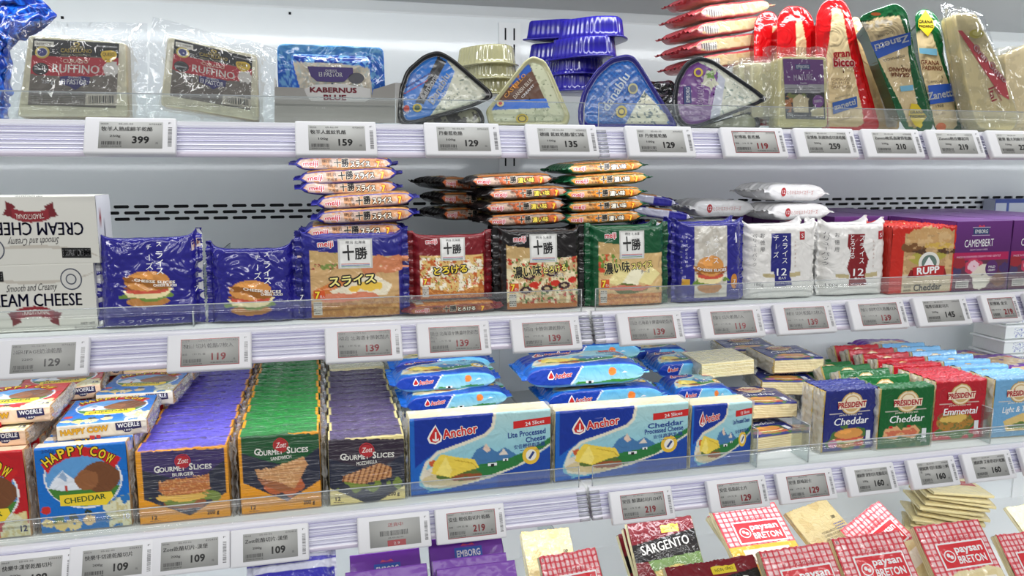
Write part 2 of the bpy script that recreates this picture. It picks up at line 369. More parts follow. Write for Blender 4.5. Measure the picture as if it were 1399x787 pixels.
    if endfilm:                                    # tucked clear film at the two ends
        for sx in (-1, 1):
            na, nb = 26, 14; aa, bb = np.meshgrid(np.linspace(0, 1, na), np.linspace(0, 1, nb)); z = aa*(h+1)-.5; y = -t/2+bb*t
            rs = seed*3+sx; out = endfilm*(.55+.9*np.abs(crease(z, y*2, 9, rs))+.5*vnoise(z, y, 5, rs))*np.sin(np.pi*np.clip(bb, .04, .96))**.35
            VV = np.stack([sx*(w/2+.4+out).ravel(), y.ravel(), (z+1.2*vnoise(y, z, 6, rs)).ravel()], -1); q = gridf(na, nb)
            parts.append(('end_seal', mesh('end_seal', VV, q, M_SEAL)))
    return parts
def star(outline, prof, art, cols, m, name='body', n=110, reverse=False):
    """outline: polygon (x, z) mm, prof: (scale, y, source) from the middle of the face outwards and round to the back; source 'a' = art colour, else index into cols"""
    P = np.array(outline, float); seg = np.linalg.norm(np.roll(P, -1, 0)-P, axis=1); cum = np.concatenate([[0], np.cumsum(seg)]); s = np.linspace(0, cum[-1], n, endpoint=False)
    PP = np.vstack([P, P[:1]]); R = np.stack([np.interp(s, cum, PP[:, 0]), np.interp(s, cum, PP[:, 1])], -1); c = R.mean(0)
    pf = [prof[0]]
    for b in prof[1:]:
        a = pf[-1]; k = int(abs(b[0]-a[0])/.022) if a[2] == 'a' and b[2] == 'a' else 0
        pf += [(a[0]+(b[0]-a[0])*i/(k+1), a[1]+(b[1]-a[1])*i/(k+1), 'a') for i in range(1, k+1)]+[b]
    prof = pf; V, C = [], []
    for f, y, src in prof:
        q = c+(R-c)*f; V.append(np.stack([q[:, 0], np.full(n, float(y)), q[:, 1]], -1)); C.append(art.ev(*art.xz(q)) if src == 'a' else np.tile(np.array(cols[src], float), (n, 1)))
    V = np.vstack(V); Fc = gridf(n, len(prof), wrap=True)
    me = mesh(name, V, Fc, m, lin(np.vstack(C))); return me
def rnd(P, rad, k=6):
    """round the corners of a polygon"""
    out = []; n = len(P); P = [np.array(p, float) for p in P]
    rad = rad if hasattr(rad, '__len__') else [rad]*n
    for i in range(n):
        a, b, c = P[i-1], P[i], P[(i+1) % n]; d0 = (a-b)/np.linalg.norm(a-b); d1 = (c-b)/np.linalg.norm(c-b); rr = min(rad[i], np.linalg.norm(a-b)*.48, np.linalg.norm(c-b)*.48)
        p0, p1 = b+d0*rr, b+d1*rr
        for t in np.linspace(0, 1, k): out.append((1-t)**2*p0+2*t*(1-t)*b+t*t*p1)
    return out
def proj(p):
    d = np.array(p, float)-np.array((0, CAMY, CAMZ)); w = d@FW; return np.array((IW/2+FPX*(d@RT)/w, IH/2-FPX*(d@UP)/w))
Art.xz = lambda s, q: (q[:, 0], -q[:, 1])
class Frame:
    """a plane standing in the place: centre at a photo pixel on depth Y, leaning back by lean degrees, turned by yaw"""
    def __init__(s, cx, cy, Y, lean=0., yaw=0., zo=None):
        s.zo = zo; cx, cy = s.un(cx, cy); O = atY(cx, cy, Y); s.M = TR(O.x, O.y, O.z, 0, 0, yaw) @ Euler((math.radians(-lean), 0, 0)).to_matrix().to_4x4()
        s.O = np.array(O); R = np.array(s.M.to_3x3()); s.X, s.N, s.Z = R[:, 0], R[:, 1], R[:, 2]
        f = lambda x, z: np.array(s.to(*proj(s.O+s.X*x*.001+s.Z*z*.001)))
        p0 = f(0, 0); s.p0 = p0; s.ex = (f(25, 0)-f(-25, 0))/50; s.ey = (f(0, -25)-f(0, 25))/50
    def un(s, x, y): return (x, y) if s.zo is None else (s.zo[0]+x/3.4975, s.zo[1]+y/3.4975)
    def to(s, x, y): return (x, y) if s.zo is None else ((x-s.zo[0])*3.4975, (y-s.zo[1])*3.4975)
    def L(s, px, py):
        px, py = s.un(px, py); r = ray(px, py); C = np.array((0, CAMY, CAMZ)); t = ((s.O-C)@s.N)/(r@s.N); d = C+r*t-s.O; return (d@s.X*1000, d@s.Z*1000)
    def pts(s, P): return [s.L(*p) for p in P]
    def art(s, bg): return Art(1, 1, bg, (s.p0, s.p0+s.ex, s.p0+s.ey))
def flat(y0): return lambda u, v, lift: np.stack([np.asarray(u), np.full(len(np.asarray(u)), y0-lift), -np.asarray(v)], -1)
def struct(name, V, Fc, m, smooth=False, parent=None):
    o = bpy.data.objects.new(name, mesh(name, V, Fc, m, smooth=smooth)); COL.objects.link(o)
    if parent: o.parent = parent
    else: o['kind'] = 'structure'
    return o
# ================================================================== the fridge shell
XL, XR = -900., 2300.
YB = 470.                                          # back wall depth
# ventilated back wall: one panel with three rows of slots on its lower band (the band behind shelf two)
def slotband(x0, x1, z0, rows, pitch, lrow):
    V, Fc = [], []
    for r in range(rows):
        za, zb = z0+r*lrow, z0+(r+1)*lrow; off = (r % 2)*pitch/2
        nx = int((x1-x0)/pitch)
        for k in range(-1, nx+1):
            a = x0+k*pitch+off; b = a+pitch; a2, b2 = max(a, x0), min(b, x1)
            if b2-a2 < pitch*.99:
                if b2 > a2: n = len(V); V += [(a2, YB, za), (b2, YB, za), (b2, YB, zb), (a2, YB, zb)]; Fc.append((n, n+1, n+2, n+3))
                continue
            c, m_ = (a+b)/2, (za+zb)/2; hw, hh = 12., 2.6; n = len(V)
            V += [(a, YB, za), (b, YB, za), (b, YB, zb), (a, YB, zb)]
            I = [(c-hw+1.6, m_-hh), (c+hw-1.6, m_-hh), (c+hw, m_-hh+1.8), (c+hw, m_+hh-1.8), (c+hw-1.6, m_+hh), (c-hw+1.6, m_+hh), (c-hw, m_+hh-1.8), (c-hw, m_-hh+1.8)]
            V += [(x, YB, z) for x, z in I]+[(x, YB+3, z) for x, z in I]; i = n+4
            Fc += [(n, n+1, i+1, i), (n+1, i+2, i+1), (n+1, n+2, i+3, i+2), (n+2, i+4, i+3), (n+2, n+3, i+5, i+4), (n+3, i+6, i+5), (n+3, n, i+7, i+6), (n, i, i+7)]
            Fc += [(i+j, i+(j+1) % 8, i+8+(j+1) % 8, i+8+j) for j in range(8)]
    return V, Fc
def quad(x0, x1, z0, z1, y=None):
    y = YB if y is None else y; return [(x0, y, z0), (x1, y, z0), (x1, y, z1), (x0, y, z1)]
ZS = 1411.
V, Fc = slotband(XL, XR, ZS, 3, 31., 10.3); zt = ZS+30.9
for q in (quad(XL, XR, 700, ZS), quad(XL, XR, zt, 1766)):
    n = len(V); V += q; Fc.append((n, n+1, n+2, n+3))
struct('wall_back', V, Fc, M_WALL)
o = struct('slot_shade_backing', *bxs([(XL, XR, YB+3.2, YB+30, 700, 1766)]), M_DARK); o['label'] = 'black backing standing in for shade behind the wall slots'  # near-black box puts the shade of the open slots into colour
# rounded transition and underside of the canopy
V, Fc = [], []; pr = [(YB, 1766), (YB-2, 1769), (YB-22, 1779), (YB-26, 1781), (YB-29, 1780), (-330, 1812)]
for y, z in pr: V += [(XL, y, z), (XR, y, z)]
struct('trim_2', V[:8], [(2*i, 2*i+1, 2*i+3, 2*i+2) for i in range(3)], M_STEEL)
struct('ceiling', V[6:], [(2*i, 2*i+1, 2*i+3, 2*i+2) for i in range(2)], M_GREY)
# vertical seams and slotted uprights of the back wall
def upright(x):
    t = bpy.data.objects.new('shelf_upright', None); COL.objects.link(t); t.location = (x/1000, YB/1000, 0); tagp(t, None, None, None, 'structure')
    V, Fc = [], []
    zs = [700]+sum([[z, z+21.] for z in np.arange(1749-21-28*8, 1745, 28.)], [])+[1758]
    xs = [-20, -9.6, -6.6, 6.6, 9.6, 20]
    for zi in range(len(zs)-1):
        for xi in range(5):
            if zi % 2 == 1 and xi in (1, 3): continue
            n = len(V); V += [(xs[xi], -4, zs[zi]), (xs[xi+1], -4, zs[zi]), (xs[xi+1], -4, zs[zi+1]), (xs[xi], -4, zs[zi+1])]; Fc.append((n, n+1, n+2, n+3))
    for x0 in (-20, 20): n = len(V); V += [(x0, -4, 700), (x0, 0, 700), (x0, 0, 1758), (x0, -4, 1758)]; Fc.append((n, n+1, n+2, n+3))
    n = len(V); V += [(-20, -4, 1758), (20, -4, 1758), (20, 0, 1758), (-20, 0, 1758)]; Fc.append((n, n+1, n+2, n+3))
    struct('upright_face', V, Fc, M_STEEL, parent=t)
    struct('upright_slot_shade', *bxs([(-19, 19, -2, -1, 701, 1757)]), M_DARK, parent=t)  # black sheet stands in for the shade inside the upright's slots
for x in (337., 1583.): upright(x)
struct('trim_3', *bxs([(-560, -544, YB-5, YB, 700, 1755)]), M_STEEL)
# tiny screw heads on the upper wall
for px, py in ((396, 18), (85, 24)):
    a = atY(px, py, .469); o = struct('trim_4', *bxs([(a.x*1000-2, a.x*1000+2, YB-1.5, YB, a.z*1000-2, a.z*1000+2)]), M_DARK)
# bottom deck
struct('floor', [(XL, YB, 727), (XR, YB, 727), (XR, 60, 727), (XL, 60, 727), (XL, -300, 690), (XR, -300, 690)], [(3, 2, 1, 0), (4, 5, 2, 3)], M_STEEL)
struct('wall_left', *bxs([(XL-20, XL, -300, YB, 690, 1800)]), M_STEEL)
struct('wall_right', *bxs([(XR, XR+20, -300, YB, 690, 1800)]), M_STEEL)
# ================================================================== shelves with price rail and clear riser
def shelf(k, x0, x1, z, y0, label):
    t = bpy.data.objects.new('shelf', None); COL.objects.link(t); t.location = ((x0+x1)/2000, y0/1000, z/1000); tagp(t, label, 'shelf', 'white fridge shelves')
    hw = (x1-x0)/2
    def ch(nm, me):
        o = bpy.data.objects.new(nm, me); COL.objects.link(o); o.parent = t; return o
    ch('tray', mesh('tray', *bxs([(-hw+1, hw-1, 3, YB-6-y0, -22, 0), (-hw+1, hw-1, 1, 4, -30, -1)]), M_STEEL, smooth=False))
    # rail profile (y, z): flat lip, slanted ribbed face, lower hook
    pf = [(6, 0.4), (-1.5, 0.4), (-2.6, -.8), (-2.6, -3.5)]
    c, s = math.cos(math.radians(27)), math.sin(math.radians(27))
    for i in range(78):
        q = 3.5+i*.42; d = .9*abs(math.sin(i*.3))**.6*(1 if (i//10) % 3 else .35)+.35*math.sin(i*1.1); pf.append((-2.6-(q-3.5)*s-d*c, -3.5-(q-3.5)*c-d*s*.3))
    yb_, zb_ = pf[-1]; pf += [(yb_-1.5, zb_-1), (yb_-1.5, zb_-5.5), (yb_+1, zb_-6.5), (8, zb_-5), (9, -22)]
    V = [(sx*(hw-1.5), y, zz) for y, zz in pf for sx in (-1, 1)]; Fc = [(2*i+1, 2*i, 2*i+2, 2*i+3) for i in range(len(pf)-1)]
    cr = [(228, 228, 236)]*4+[((226, 226, 238), (196, 195, 216), (160, 158, 190), (214, 214, 230), (184, 182, 208))[(i//5+(i//13)) % 5] for i in range(78)]+[(214, 206, 222)]*5  # shade and sheen of the ribs put into the stripe colours
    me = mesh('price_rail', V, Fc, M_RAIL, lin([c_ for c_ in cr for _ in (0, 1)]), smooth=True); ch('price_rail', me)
    # clear riser: two thin upstands with a bright top edge
    ch('clear_riser', mesh('clear_riser', *bxs([(-hw+8, hw-10, 2, 3.6, .5, 29.2)]), M_CLEAR, smooth=False))
    ch('riser_edge', mesh('riser_edge', *bxs([(-hw+8, hw-10, 1.9, 3.7, 29.2, 30.2), (-hw+7.2, -hw+8, 1.9, 3.7, .5, 30.2), (hw-10, hw-9.2, 1.9, 3.7, .5, 30.2)]), M_EDGE, smooth=False))
    for sx in (-1, 1):
        bs = [(min(sx*(hw-.5), sx*(hw-15)), max(sx*(hw-.5), sx*(hw-15)), -5.4-q*2.5, -3.4-q*2.5, -7.2-q*5, -3.5-q*5) for q in range(7)]
        ch('rail_end_clip', mesh('rail_end_clip', *bxs(bs), M_CLIP, smooth=False))
for k, (z, y0, nm) in enumerate(((Z1, 0, 'top'), (Z2, 0, 'middle'), (Z3, 0, 'lower'))):
    shelf(k, XL+2, XJ*1000-1, z*1000, y0, f'{nm} white shelf of the left bay with ribbed price rail')
    shelf(k, XJ*1000+1, XR-2, z*1000, y0, f'{nm} white shelf of the right bay with ribbed price rail')
# ================================================================== electronic price tags
K = (38, 38, 38); RD = (150, 40, 48)
def barcode(a, x0, y0, x1, y1, seed, c=K, horiz=True):
    rs = random.Random(seed); x = x0 if horiz else y0; e = x1 if horiz else y1
    while x < e-.4:
        wd = rs.choice((.35, .5, .8)); 
        if horiz: a.pr(x, y0, min(x+wd, e), y1, c)
        else: a.pr(x0, x, x1, min(x+wd, e), c)
        x += wd+rs.choice((.35, .5, .8))
def tag(px, py, zs, label, name, price, gram='', red=False, w=90., code='', kind=0, name2='', dy=0., big=8.2):
    h = 43.; p = atY(px, py, -.006); rt = []
    M = TR(p.x, -.0085, p.z-.001, 0, 0, 0) @ Euler((math.radians(-27), 0, 0)).to_matrix().to_4x4() @ Matrix.Translation((w/2000, 0, -h/1000))
    # local: x centred, z up from the lower edge, front at -y
    body = boxm('housing', (-w/2, w/2, -9, 0, 0, h), M_TAG, bev=2.2)
    sx0, sx1, sz0, sz1 = -w/2+14.5, w/2-13, 5.5, h-6
    if kind == 2: sx0, sx1 = -w/2+9, w/2-9
    scr = boxm('screen', (sx0, sx1, -9.25, -8.6, sz0, sz1), M_SCREEN)
    W_, H_ = sx1-sx0, sz1-sz0; a = Art(W_, H_, (150,)*3); fc = RD if red else K
    if red:
        for q in ((0, 0, W_, .8), (0, H_-.8, W_, H_), (0, 0, .8, H_), (W_-.8, 0, W_, H_)): a.pr(*q, RD)
    if kind == 1:                                  # waiting screen
        a.t('送貨中', W_*.36, 8.6, W_*.66, 8.6, 4.6, RD); barcode(a, W_*.2, 13, W_*.76, 19, 5); a.t('05-02-02 07', W_*.36, 22.4, W_*.66, 22.4, 1.5, K)
        a.pr(W_*.34, 24.5, W_*.7, H_, RD); a.t('2.9', W_*.46, H_-1.8, W_*.58, H_-1.8, 3., (200, 190, 190), lay=2)
    else:
        a.t(code or '0009', 1.5, 3.3, 9, 3.3, 1.7, K); a.t('05-02-02', W_*.3, 3.3, W_*.53, 3.3, 1.7, K); a.t('070433', W_*.78, 3.3, W_-1.5, 3.3, 1.7, K)
        L = min(W_-4, (sum(.55 if ord(q) < 256 else 1. for q in name))*5.6); a.t(name, 2.2, 11., 2.2+L, 11., 5.0, K, bold=.022)
        if name2: a.t(name2, 2.2, 15., 2.2+len(name2)*3.6, 15., 3.2, K)
        if gram: a.t(gram, W_*.17, 18.2, W_*.34, 18.2, 2.6, K, bold=.02)
        if red:
            a.t('原價', 2., 19., 7, 19., 2.2, K); a.t('179 元 省', W_*.2, 19., W_*.42, 19., 2.4, K); a.t('活動期間 05/02-05/29', W_*.5, H_-2.4, W_-3, H_-2.4, 1.5, K)
        barcode(a, 3., H_-8.2, W_*.36, H_-4.2, hash_(name)); a.t('2000123456789'[:12], 3., H_-1.7, W_*.36, H_-1.7, 1.5, K)
        a.t(price, W_*.52, H_-6.2, W_*.52+(5.6 if '1' not in price else 5.2)*len(price), H_-6.2, big, fc, bold=.04)
        a.t('元', W_-7, H_-5, W_-4.2, H_-5, 2.4, K)
    le = lettering(a, lambda u, v, l: np.stack([np.asarray(u)+sx0, np.full(len(u), -9.25-l*.6), sz1-np.asarray(v)], -1))
    b = Art(10, h, (236,)*3); barcode(b, 3.2, 12, 7.2, h-7, len(name)*7+int(price or 0), (70, 70, 74), horiz=False); b.t('F', 3.6, 8, 6.2, 8, 2.2, (90, 90, 94))
    lb = lettering(b, lambda u, v, l: np.stack([np.asarray(u)+w/2-11, np.full(len(u), -9.0-l*.6), h-np.asarray(v)], -1), 'side_barcode')
    rear = boxm('clip_arm', (-w/2+5, w/2-5, 0, .8, h*.35, h*.8), M_CLIP)
    place([('housing', body, [('side_barcode', lb)]), ('screen', scr, [('screen_print', le)]), ('clip_arm', rear)], 'price_tag', label, 'price tag', M, 'electronic price tags on the shelf rails')
def hash_(s): return sum(ord(c)*(i+3) for i, c in enumerate(s)) % 9973
_pt = 'electronic tag'
for a in (
 (120, 164, Z1, 'price 399 on the top rail under the left clear pouch', '牧羊人熟成綿羊乾酪', '399', '250g', 0, 90, '0009'),
 (403, 169, Z1, 'price 159 on the top rail under the grey cardboard tray', '牧羊人藍紋乳酪', '159', '100g', 0, 90, '0036'),
 (577, 171, Z1, 'price 129 on the top rail under the light blue and black wedge', '丹麥藍乾酪', '129', '100g', 0, 90, '0010'),
 (714, 173, Z1, 'price 135 on the top rail left of the bay joint', '德國 藍紋乾酪/蒙口味', '135', '100g', 0, 90, '0011'),
 (849, 175, Z1, 'price 129 on the top rail under the dark blue tray', 'EF 丹麥藍乾酪', '129', '100g', 0, 90, '0007'),
 (978, 177, Z1, 'red price 119 on the top rail under the black tray', '安博格 藍乾酪', '119', '', 1),
 (1077, 178, Z1, 'price 259 on the top rail under the purple labelled block', '安博格 英國熟成切達乾酪', '259', '200g', 0, 90, '0012'),
 (1169, 179, Z1, 'price 210 on the top rail under the red framed wedge', 'Zanetti帕馬森硬質乾酪', '210', '200g', 0, 90, '0013'),
 (1256, 180, Z1, 'price 219 on the top rail under the green framed wedges', 'Zanetti格拉娜起司', '219', '200g', 0, 88, '0014'),
 (1338, 181, Z1, 'price 220 at the right end of the top rail', '歐畢 義大利綿羊起司', '220', '150g', 0, 90, '0015'),
 (2, 466, Z2, 'price 129 on the middle rail under the white cream cheese cartons', 'HERITAGE奶油乾酪', '129', '226G', 0, 90, '0016'),
 (231, 459, Z2, 'red price 119 on the middle rail under the royal blue packs', '村川 切片乾酪/7枚入', '119', '', 1),
 (443, 449, Z2, 'red price 139 on the middle rail under the blue sandwich pack', '明治 北海道十勝乾酪片', '139', '', 1),
 (567, 443, Z2, 'red price 139 with two line name under the dark red toast pack', '明治 北海道十勝濃烤熱乾酪', '139', '', 1, 90, '', 0, '酪片'),
 (694, 437, Z2, 'red price 139 on the middle rail under the black pizza pack', '明治 十勝焗濃乾酪片', '139', '', 1),
 (838, 429, Z2, 'red price 139 right of the middle rail joint, under the green pack', '明治 北海道十勝濃味乾酪片', '139', '', 1),
 (950, 422, Z2, 'red price 119 on the middle rail under the blue and clear pack', '村川 切片乾酪7入', '119', '', 1),
 (1050, 417, Z2, 'red price 139 on the middle rail under the white pack with blue stripe', '村川 切片乾酪/12枚入', '139', '', 1),
 (1151, 412, Z2, 'red price 139 on the middle rail under the white pack with red stripe', '村川 焗烤切片乾酪12入', '139', '', 1),
 (1239, 408, Z2, 'black price 145 on the middle rail under the burger cheddar pack', '瑞普切達起司片', '145', '200g', 0, 90, '0018'),
 (1331, 404, Z2, 'small narrow price tag under the purple camembert cartons', '安博格 金文', '219', '', 1, 62, '', 2),
 (1390, 401, Z2, 'price tag cut off at the right end of the middle rail', '安博格 布里', '219', '', 1, 62, '', 2),
 (-13, 759, Z3, 'price tag at the left end of the lower rail under the red pack', '快樂牛漢堡乾酪切片', '109', '200g', 0, 90, '0033'),
 (99, 745, Z3, 'price 109 on the lower rail under the blue cow brand pack', '快樂牛切達乾酪切片', '109', '200g', 0, 90, '0034'),
 (205, 734, Z3, 'price 109 on the lower rail under the purple burger slices', 'Zott乾酪切片-漢堡', '109', '200g', 0, 90, '0046'),
 (316, 723, Z3, 'price 109 on the lower rail under the green sandwich slices', 'Zott乾酪切片-漢堡', '109', '200g', 0, 90, '0048'),
 (487, 706, Z3, 'grey tag with red strip and barcode but no price on the lower rail', '', '', '', 0, 90, '', 1),
 (592, 695, Z3, 'red price 219 on the lower rail left of the joint', '安佳 輕低脂切片乾酪', '219', '', 1),
 (828, 671, Z3, 'red price 219 on the lower rail right of the joint', '安佳 醇濃起司片/24片', '219', '', 1),
 (960, 656, Z3, 'red price 129 on the lower rail right of the small blue slice pack', '安佳 低脂起士片', '129', '', 1),
 (1054, 646, Z3, 'red price 129 on the lower rail under the empty shelf gap', '安佳 原味起士', '129', '', 1),
 (1147, 637, Z3, 'price 160 on the lower rail under the blue cheddar pack', '總統牌 漢堡切片乾酪/起司', '160', '200g', 0, 82, '0051'),
 (1232, 628, Z3, 'price 160 on the lower rail under the green cheddar pack', '總統牌 切片乾酪/三明', '160', '200g', 0, 82, '0052', 0, '治'),
 (1306, 620, Z3, 'price 160 on the lower rail under the red pack', '總統牌 艾曼塔切片乾酪', '160', '200g', 0, 88, '0053'),
 (1384, 611, Z3, 'price tag cut off at the right end of the lower rail', '總統牌 低脂乾酪', '160', '200g', 0, 88, '0054')):
    px, py, zs, lb, nm, pr_, g, rd = a[:8]; w_ = a[8] if len(a) > 8 else 90; cd_ = a[9] if len(a) > 9 else ''; kd = a[10] if len(a) > 10 else 0; n2 = a[11] if len(a) > 11 else ''
    tag(px, py, zs, _pt+', '+lb, nm, pr_, g, bool(rd), float(w_), cd_, kd, n2)
# ================================================================== product pictures
WH = (240, 240, 240); CHS = (240, 214, 140)
def dims(xl, xr, yb, yt, Y, z):
    """centre x, width, height (mm) of a front face that stands on z at depth Y between two photo columns"""
    a, b, c = atY(xl, yb, Y), atY(xr, yb, Y), atY(xl, yt, Y); return (a.x+b.x)/2, (b.x-a.x)*1000, (c.z-z)*1000
def Zr(zo, *pts):                          # zoomed coordinates pass through unchanged; kept as the measuring frame of an art
    return pts
def burger(a, cx, cy, w, h, bun=(214, 148, 78)):
    a.ell(cx, cy+h*.36, w*.42, h*.16, tuple(int(c*.86) for c in bun), rag=.08)
    a.ell(cx, cy+h*.20, w*.5, h*.12, (110, 140, 60), rag=.5, seed=4)
    a.poly([(cx-w*.5, cy+h*.04), (cx+w*.5, cy+h*.02), (cx+w*.36, cy+h*.22), (cx+w*.1, cy+h*.3), (cx-w*.4, cy+h*.22)], (240, 224, 170))
    a.ell(cx, cy+h*.06, w*.45, h*.09, (205, 86, 66), rag=.1); a.ell(cx, cy-h*.02, w*.46, h*.07, (150, 90, 55), rag=.1)
    a.ell(cx, cy-h*.2, w*.45, h*.27, bun, rag=.05); a.ell(cx-w*.1, cy-h*.3, w*.2, h*.1, tuple(min(255, int(c*1.12)) for c in bun), rag=.2)
def tx(a, rows, x0, x1, y0, dy, h, c, seed=0):
    """lines of fine print too small to read, as short dashes"""
    rs = random.Random(seed)
    for i in range(rows):
        x = x0
        while x < x1: w = rs.uniform(4, 16); a.pr(x, y0+i*dy, min(x+w, x1), y0+i*dy+h, c); x += w+3
ORD = 'first second third fourth fifth sixth seventh eighth ninth tenth eleventh twelfth thirteenth fourteenth'.split()
# ---- white cream cheese carton
def art_cream():
    a = Art(133, 79, (212, 211, 202), ((-150, 535), (465, 520), (-150, 862)))
    a.add(lambda x, y, C: (((x-150)/330)**2+((y-530)/90)**2 < 1, (188, 182, 170))); a.add(lambda x, y, C: (((x-150)/335)**2+((y-530)/75)**2 < 1, (212, 211, 202)))
    RB = (136, 38, 46)
    a.poly([(30, 757), (75, 745), (90, 800), (45, 822), (50, 795)], (110, 28, 36)).poly([(284, 757), (240, 745), (225, 800), (272, 822), (265, 795)], (110, 28, 36))
    a.poly([(70, 742), (110, 728), (157, 723), (205, 728), (246, 742), (242, 790), (205, 778), (157, 773), (110, 778), (74, 790)], RB)
    a.t('Smooth and Creamy', 35, 657, 270, 645, 34, (70, 68, 70), shear=.25, bold=-.01).t('CREAM CHEESE', -85, 727, 386, 722, 62, (34, 34, 72), bold=.02)
    a.t('TRADITIONAL', 95, 768, 228, 764, 24, (225, 215, 205), lay=2, arc=4); a.t('NET WT', 372, 816, 440, 814, 12, (60, 60, 70)).t('8 OZ (226g)', 340, 836, 440, 834, 12, (60, 60, 70)).t('KEEP REFRIGERATED', 95, 850, 220, 848, 8, (90, 90, 90))
    a.pr(-110, 560, 28, 607, (24, 24, 24)).t('HERITAGE', -104, 598, 22, 596, 27, WH, bold=.03, lay=2)
    for r_ in (52, 46, 26): a.pe(343, 597, r_, r_, (80, 84, 96) if r_ != 46 else (205, 204, 198), lay={52: 0, 46: 1, 26: 2}[r_])
    a.pe(343, 597, 20, 20, (200, 200, 195), lay=3); tx(a, 3, 318, 370, 562, 8, 3, (90, 92, 104))
    return a
cx, w, h = dims(-43, 133, 460, 365, .03, Z2); side = Art(58, 79, (222, 222, 226)); side.rect(4, 8, 14, 30, (70, 70, 80)).stripes(4, 8, 14, 30, 1.6, .5, (220, 220, 224), 90).rect(24, 6, 30, 40, (120, 120, 130)).stripes(20, 6, 34, 74, 3, .5, (222, 222, 226), 90).rect(8, 40, 16, 62, (150, 60, 66))
boxart = pack(w, h, 58, art_cream(), top=(228, 229, 232), back=(220, 220, 220), r=1., m=M_CARD, capart=side, seed=2)
place(boxart, 'cream_cheese_carton', 'white cream cheese carton standing upright on the shelf, lower of the two', 'carton', TR(cx+.002, .03+.029, Z2), 'cream cheese cartons')
place(boxart, 'cream_cheese_carton', 'white cream cheese carton turned upside down on top of the other', 'carton', TR(cx+.0095, .03+.029, Z2+h/500+.001, 0, 180, 0), 'cream cheese cartons')
# ---- royal blue slice packs with a burger
BLUE = (34, 30, 128)
def art_blue(dx):
    a = Art(120, 100, BLUE, ((475+dx, 400), (1000+dx, 400), (475+dx, 850)))
    x = 735+dx; burger(a, x, 665, 235, 190)
    a.poly([(x-115, 603), (x-60, 607), (x, 618), (x+60, 632), (x+110, 628), (x+100, 652), (x+60, 660), (x, 648), (x-60, 636), (x-105, 632)], (150, 92, 34))
    a.poly([(x-25, 640), (x+112, 632), (x+108, 668), (x+60, 676), (x, 664)], (158, 100, 40))
    a.t('CHEESE SLICES', x-98, 624, x+92, 644, 14, (250, 244, 230), bold=.03, lay=3, arc=-5).t('CHEESE SLICES', x-10, 656, x+100, 660, 12, (250, 244, 230), bold=.03, lay=3)
    a.t('ライス', x+25, 470, x+25, 600, 44, WH, bold=.02, vert=True).t('ーズ', x-22, 485, x-22, 570, 44, WH, vert=True).t('ス', x+25, 420, x+25, 455, 30, WH, vert=True).t('チ', x-22, 430, x-22, 470, 30, WH, vert=True)
    a.pr(x+175, 437, x+215, 490, (222, 200, 190)).pr(x+186, 448, x+206, 478, (150, 50, 40), lay=1); a.t('とろけるチーズ七枚', x+195, 505, x+195, 660, 12, (200, 200, 225), vert=True).t('7', x+180, 700, x+200, 700, 26, WH)
    a.t('スライスチーズ7', x-180, 850-8, x+130, 850-12, 16, (190, 190, 220))
    return a
for k, (xl, xr, yb, yt, dx, lb, yw, z) in enumerate(((134, 280, 455, 330, 0, 'royal blue film pack with burger picture beside the cream cheese cartons', 3, 30), (285, 408, 445, 344, 495, 'royal blue film pack with burger picture, right one of two alike', -3, 28))):
    cx, w, h = dims(xl, xr, yb, yt, .028, Z2); pb = pack(w*.9, h, z, art_blue(0), fin=7, crump=1.5, cs=17, seed=11+k, puff=2, r=6, zig=1.2, finfan=.6, m=M_FOIL)
    place(pb, 'cheese_slice_pack', lb, 'cheese pack', TR(cx, .034, Z2+.0015, -7, 0, yw), 'royal blue slice packs')
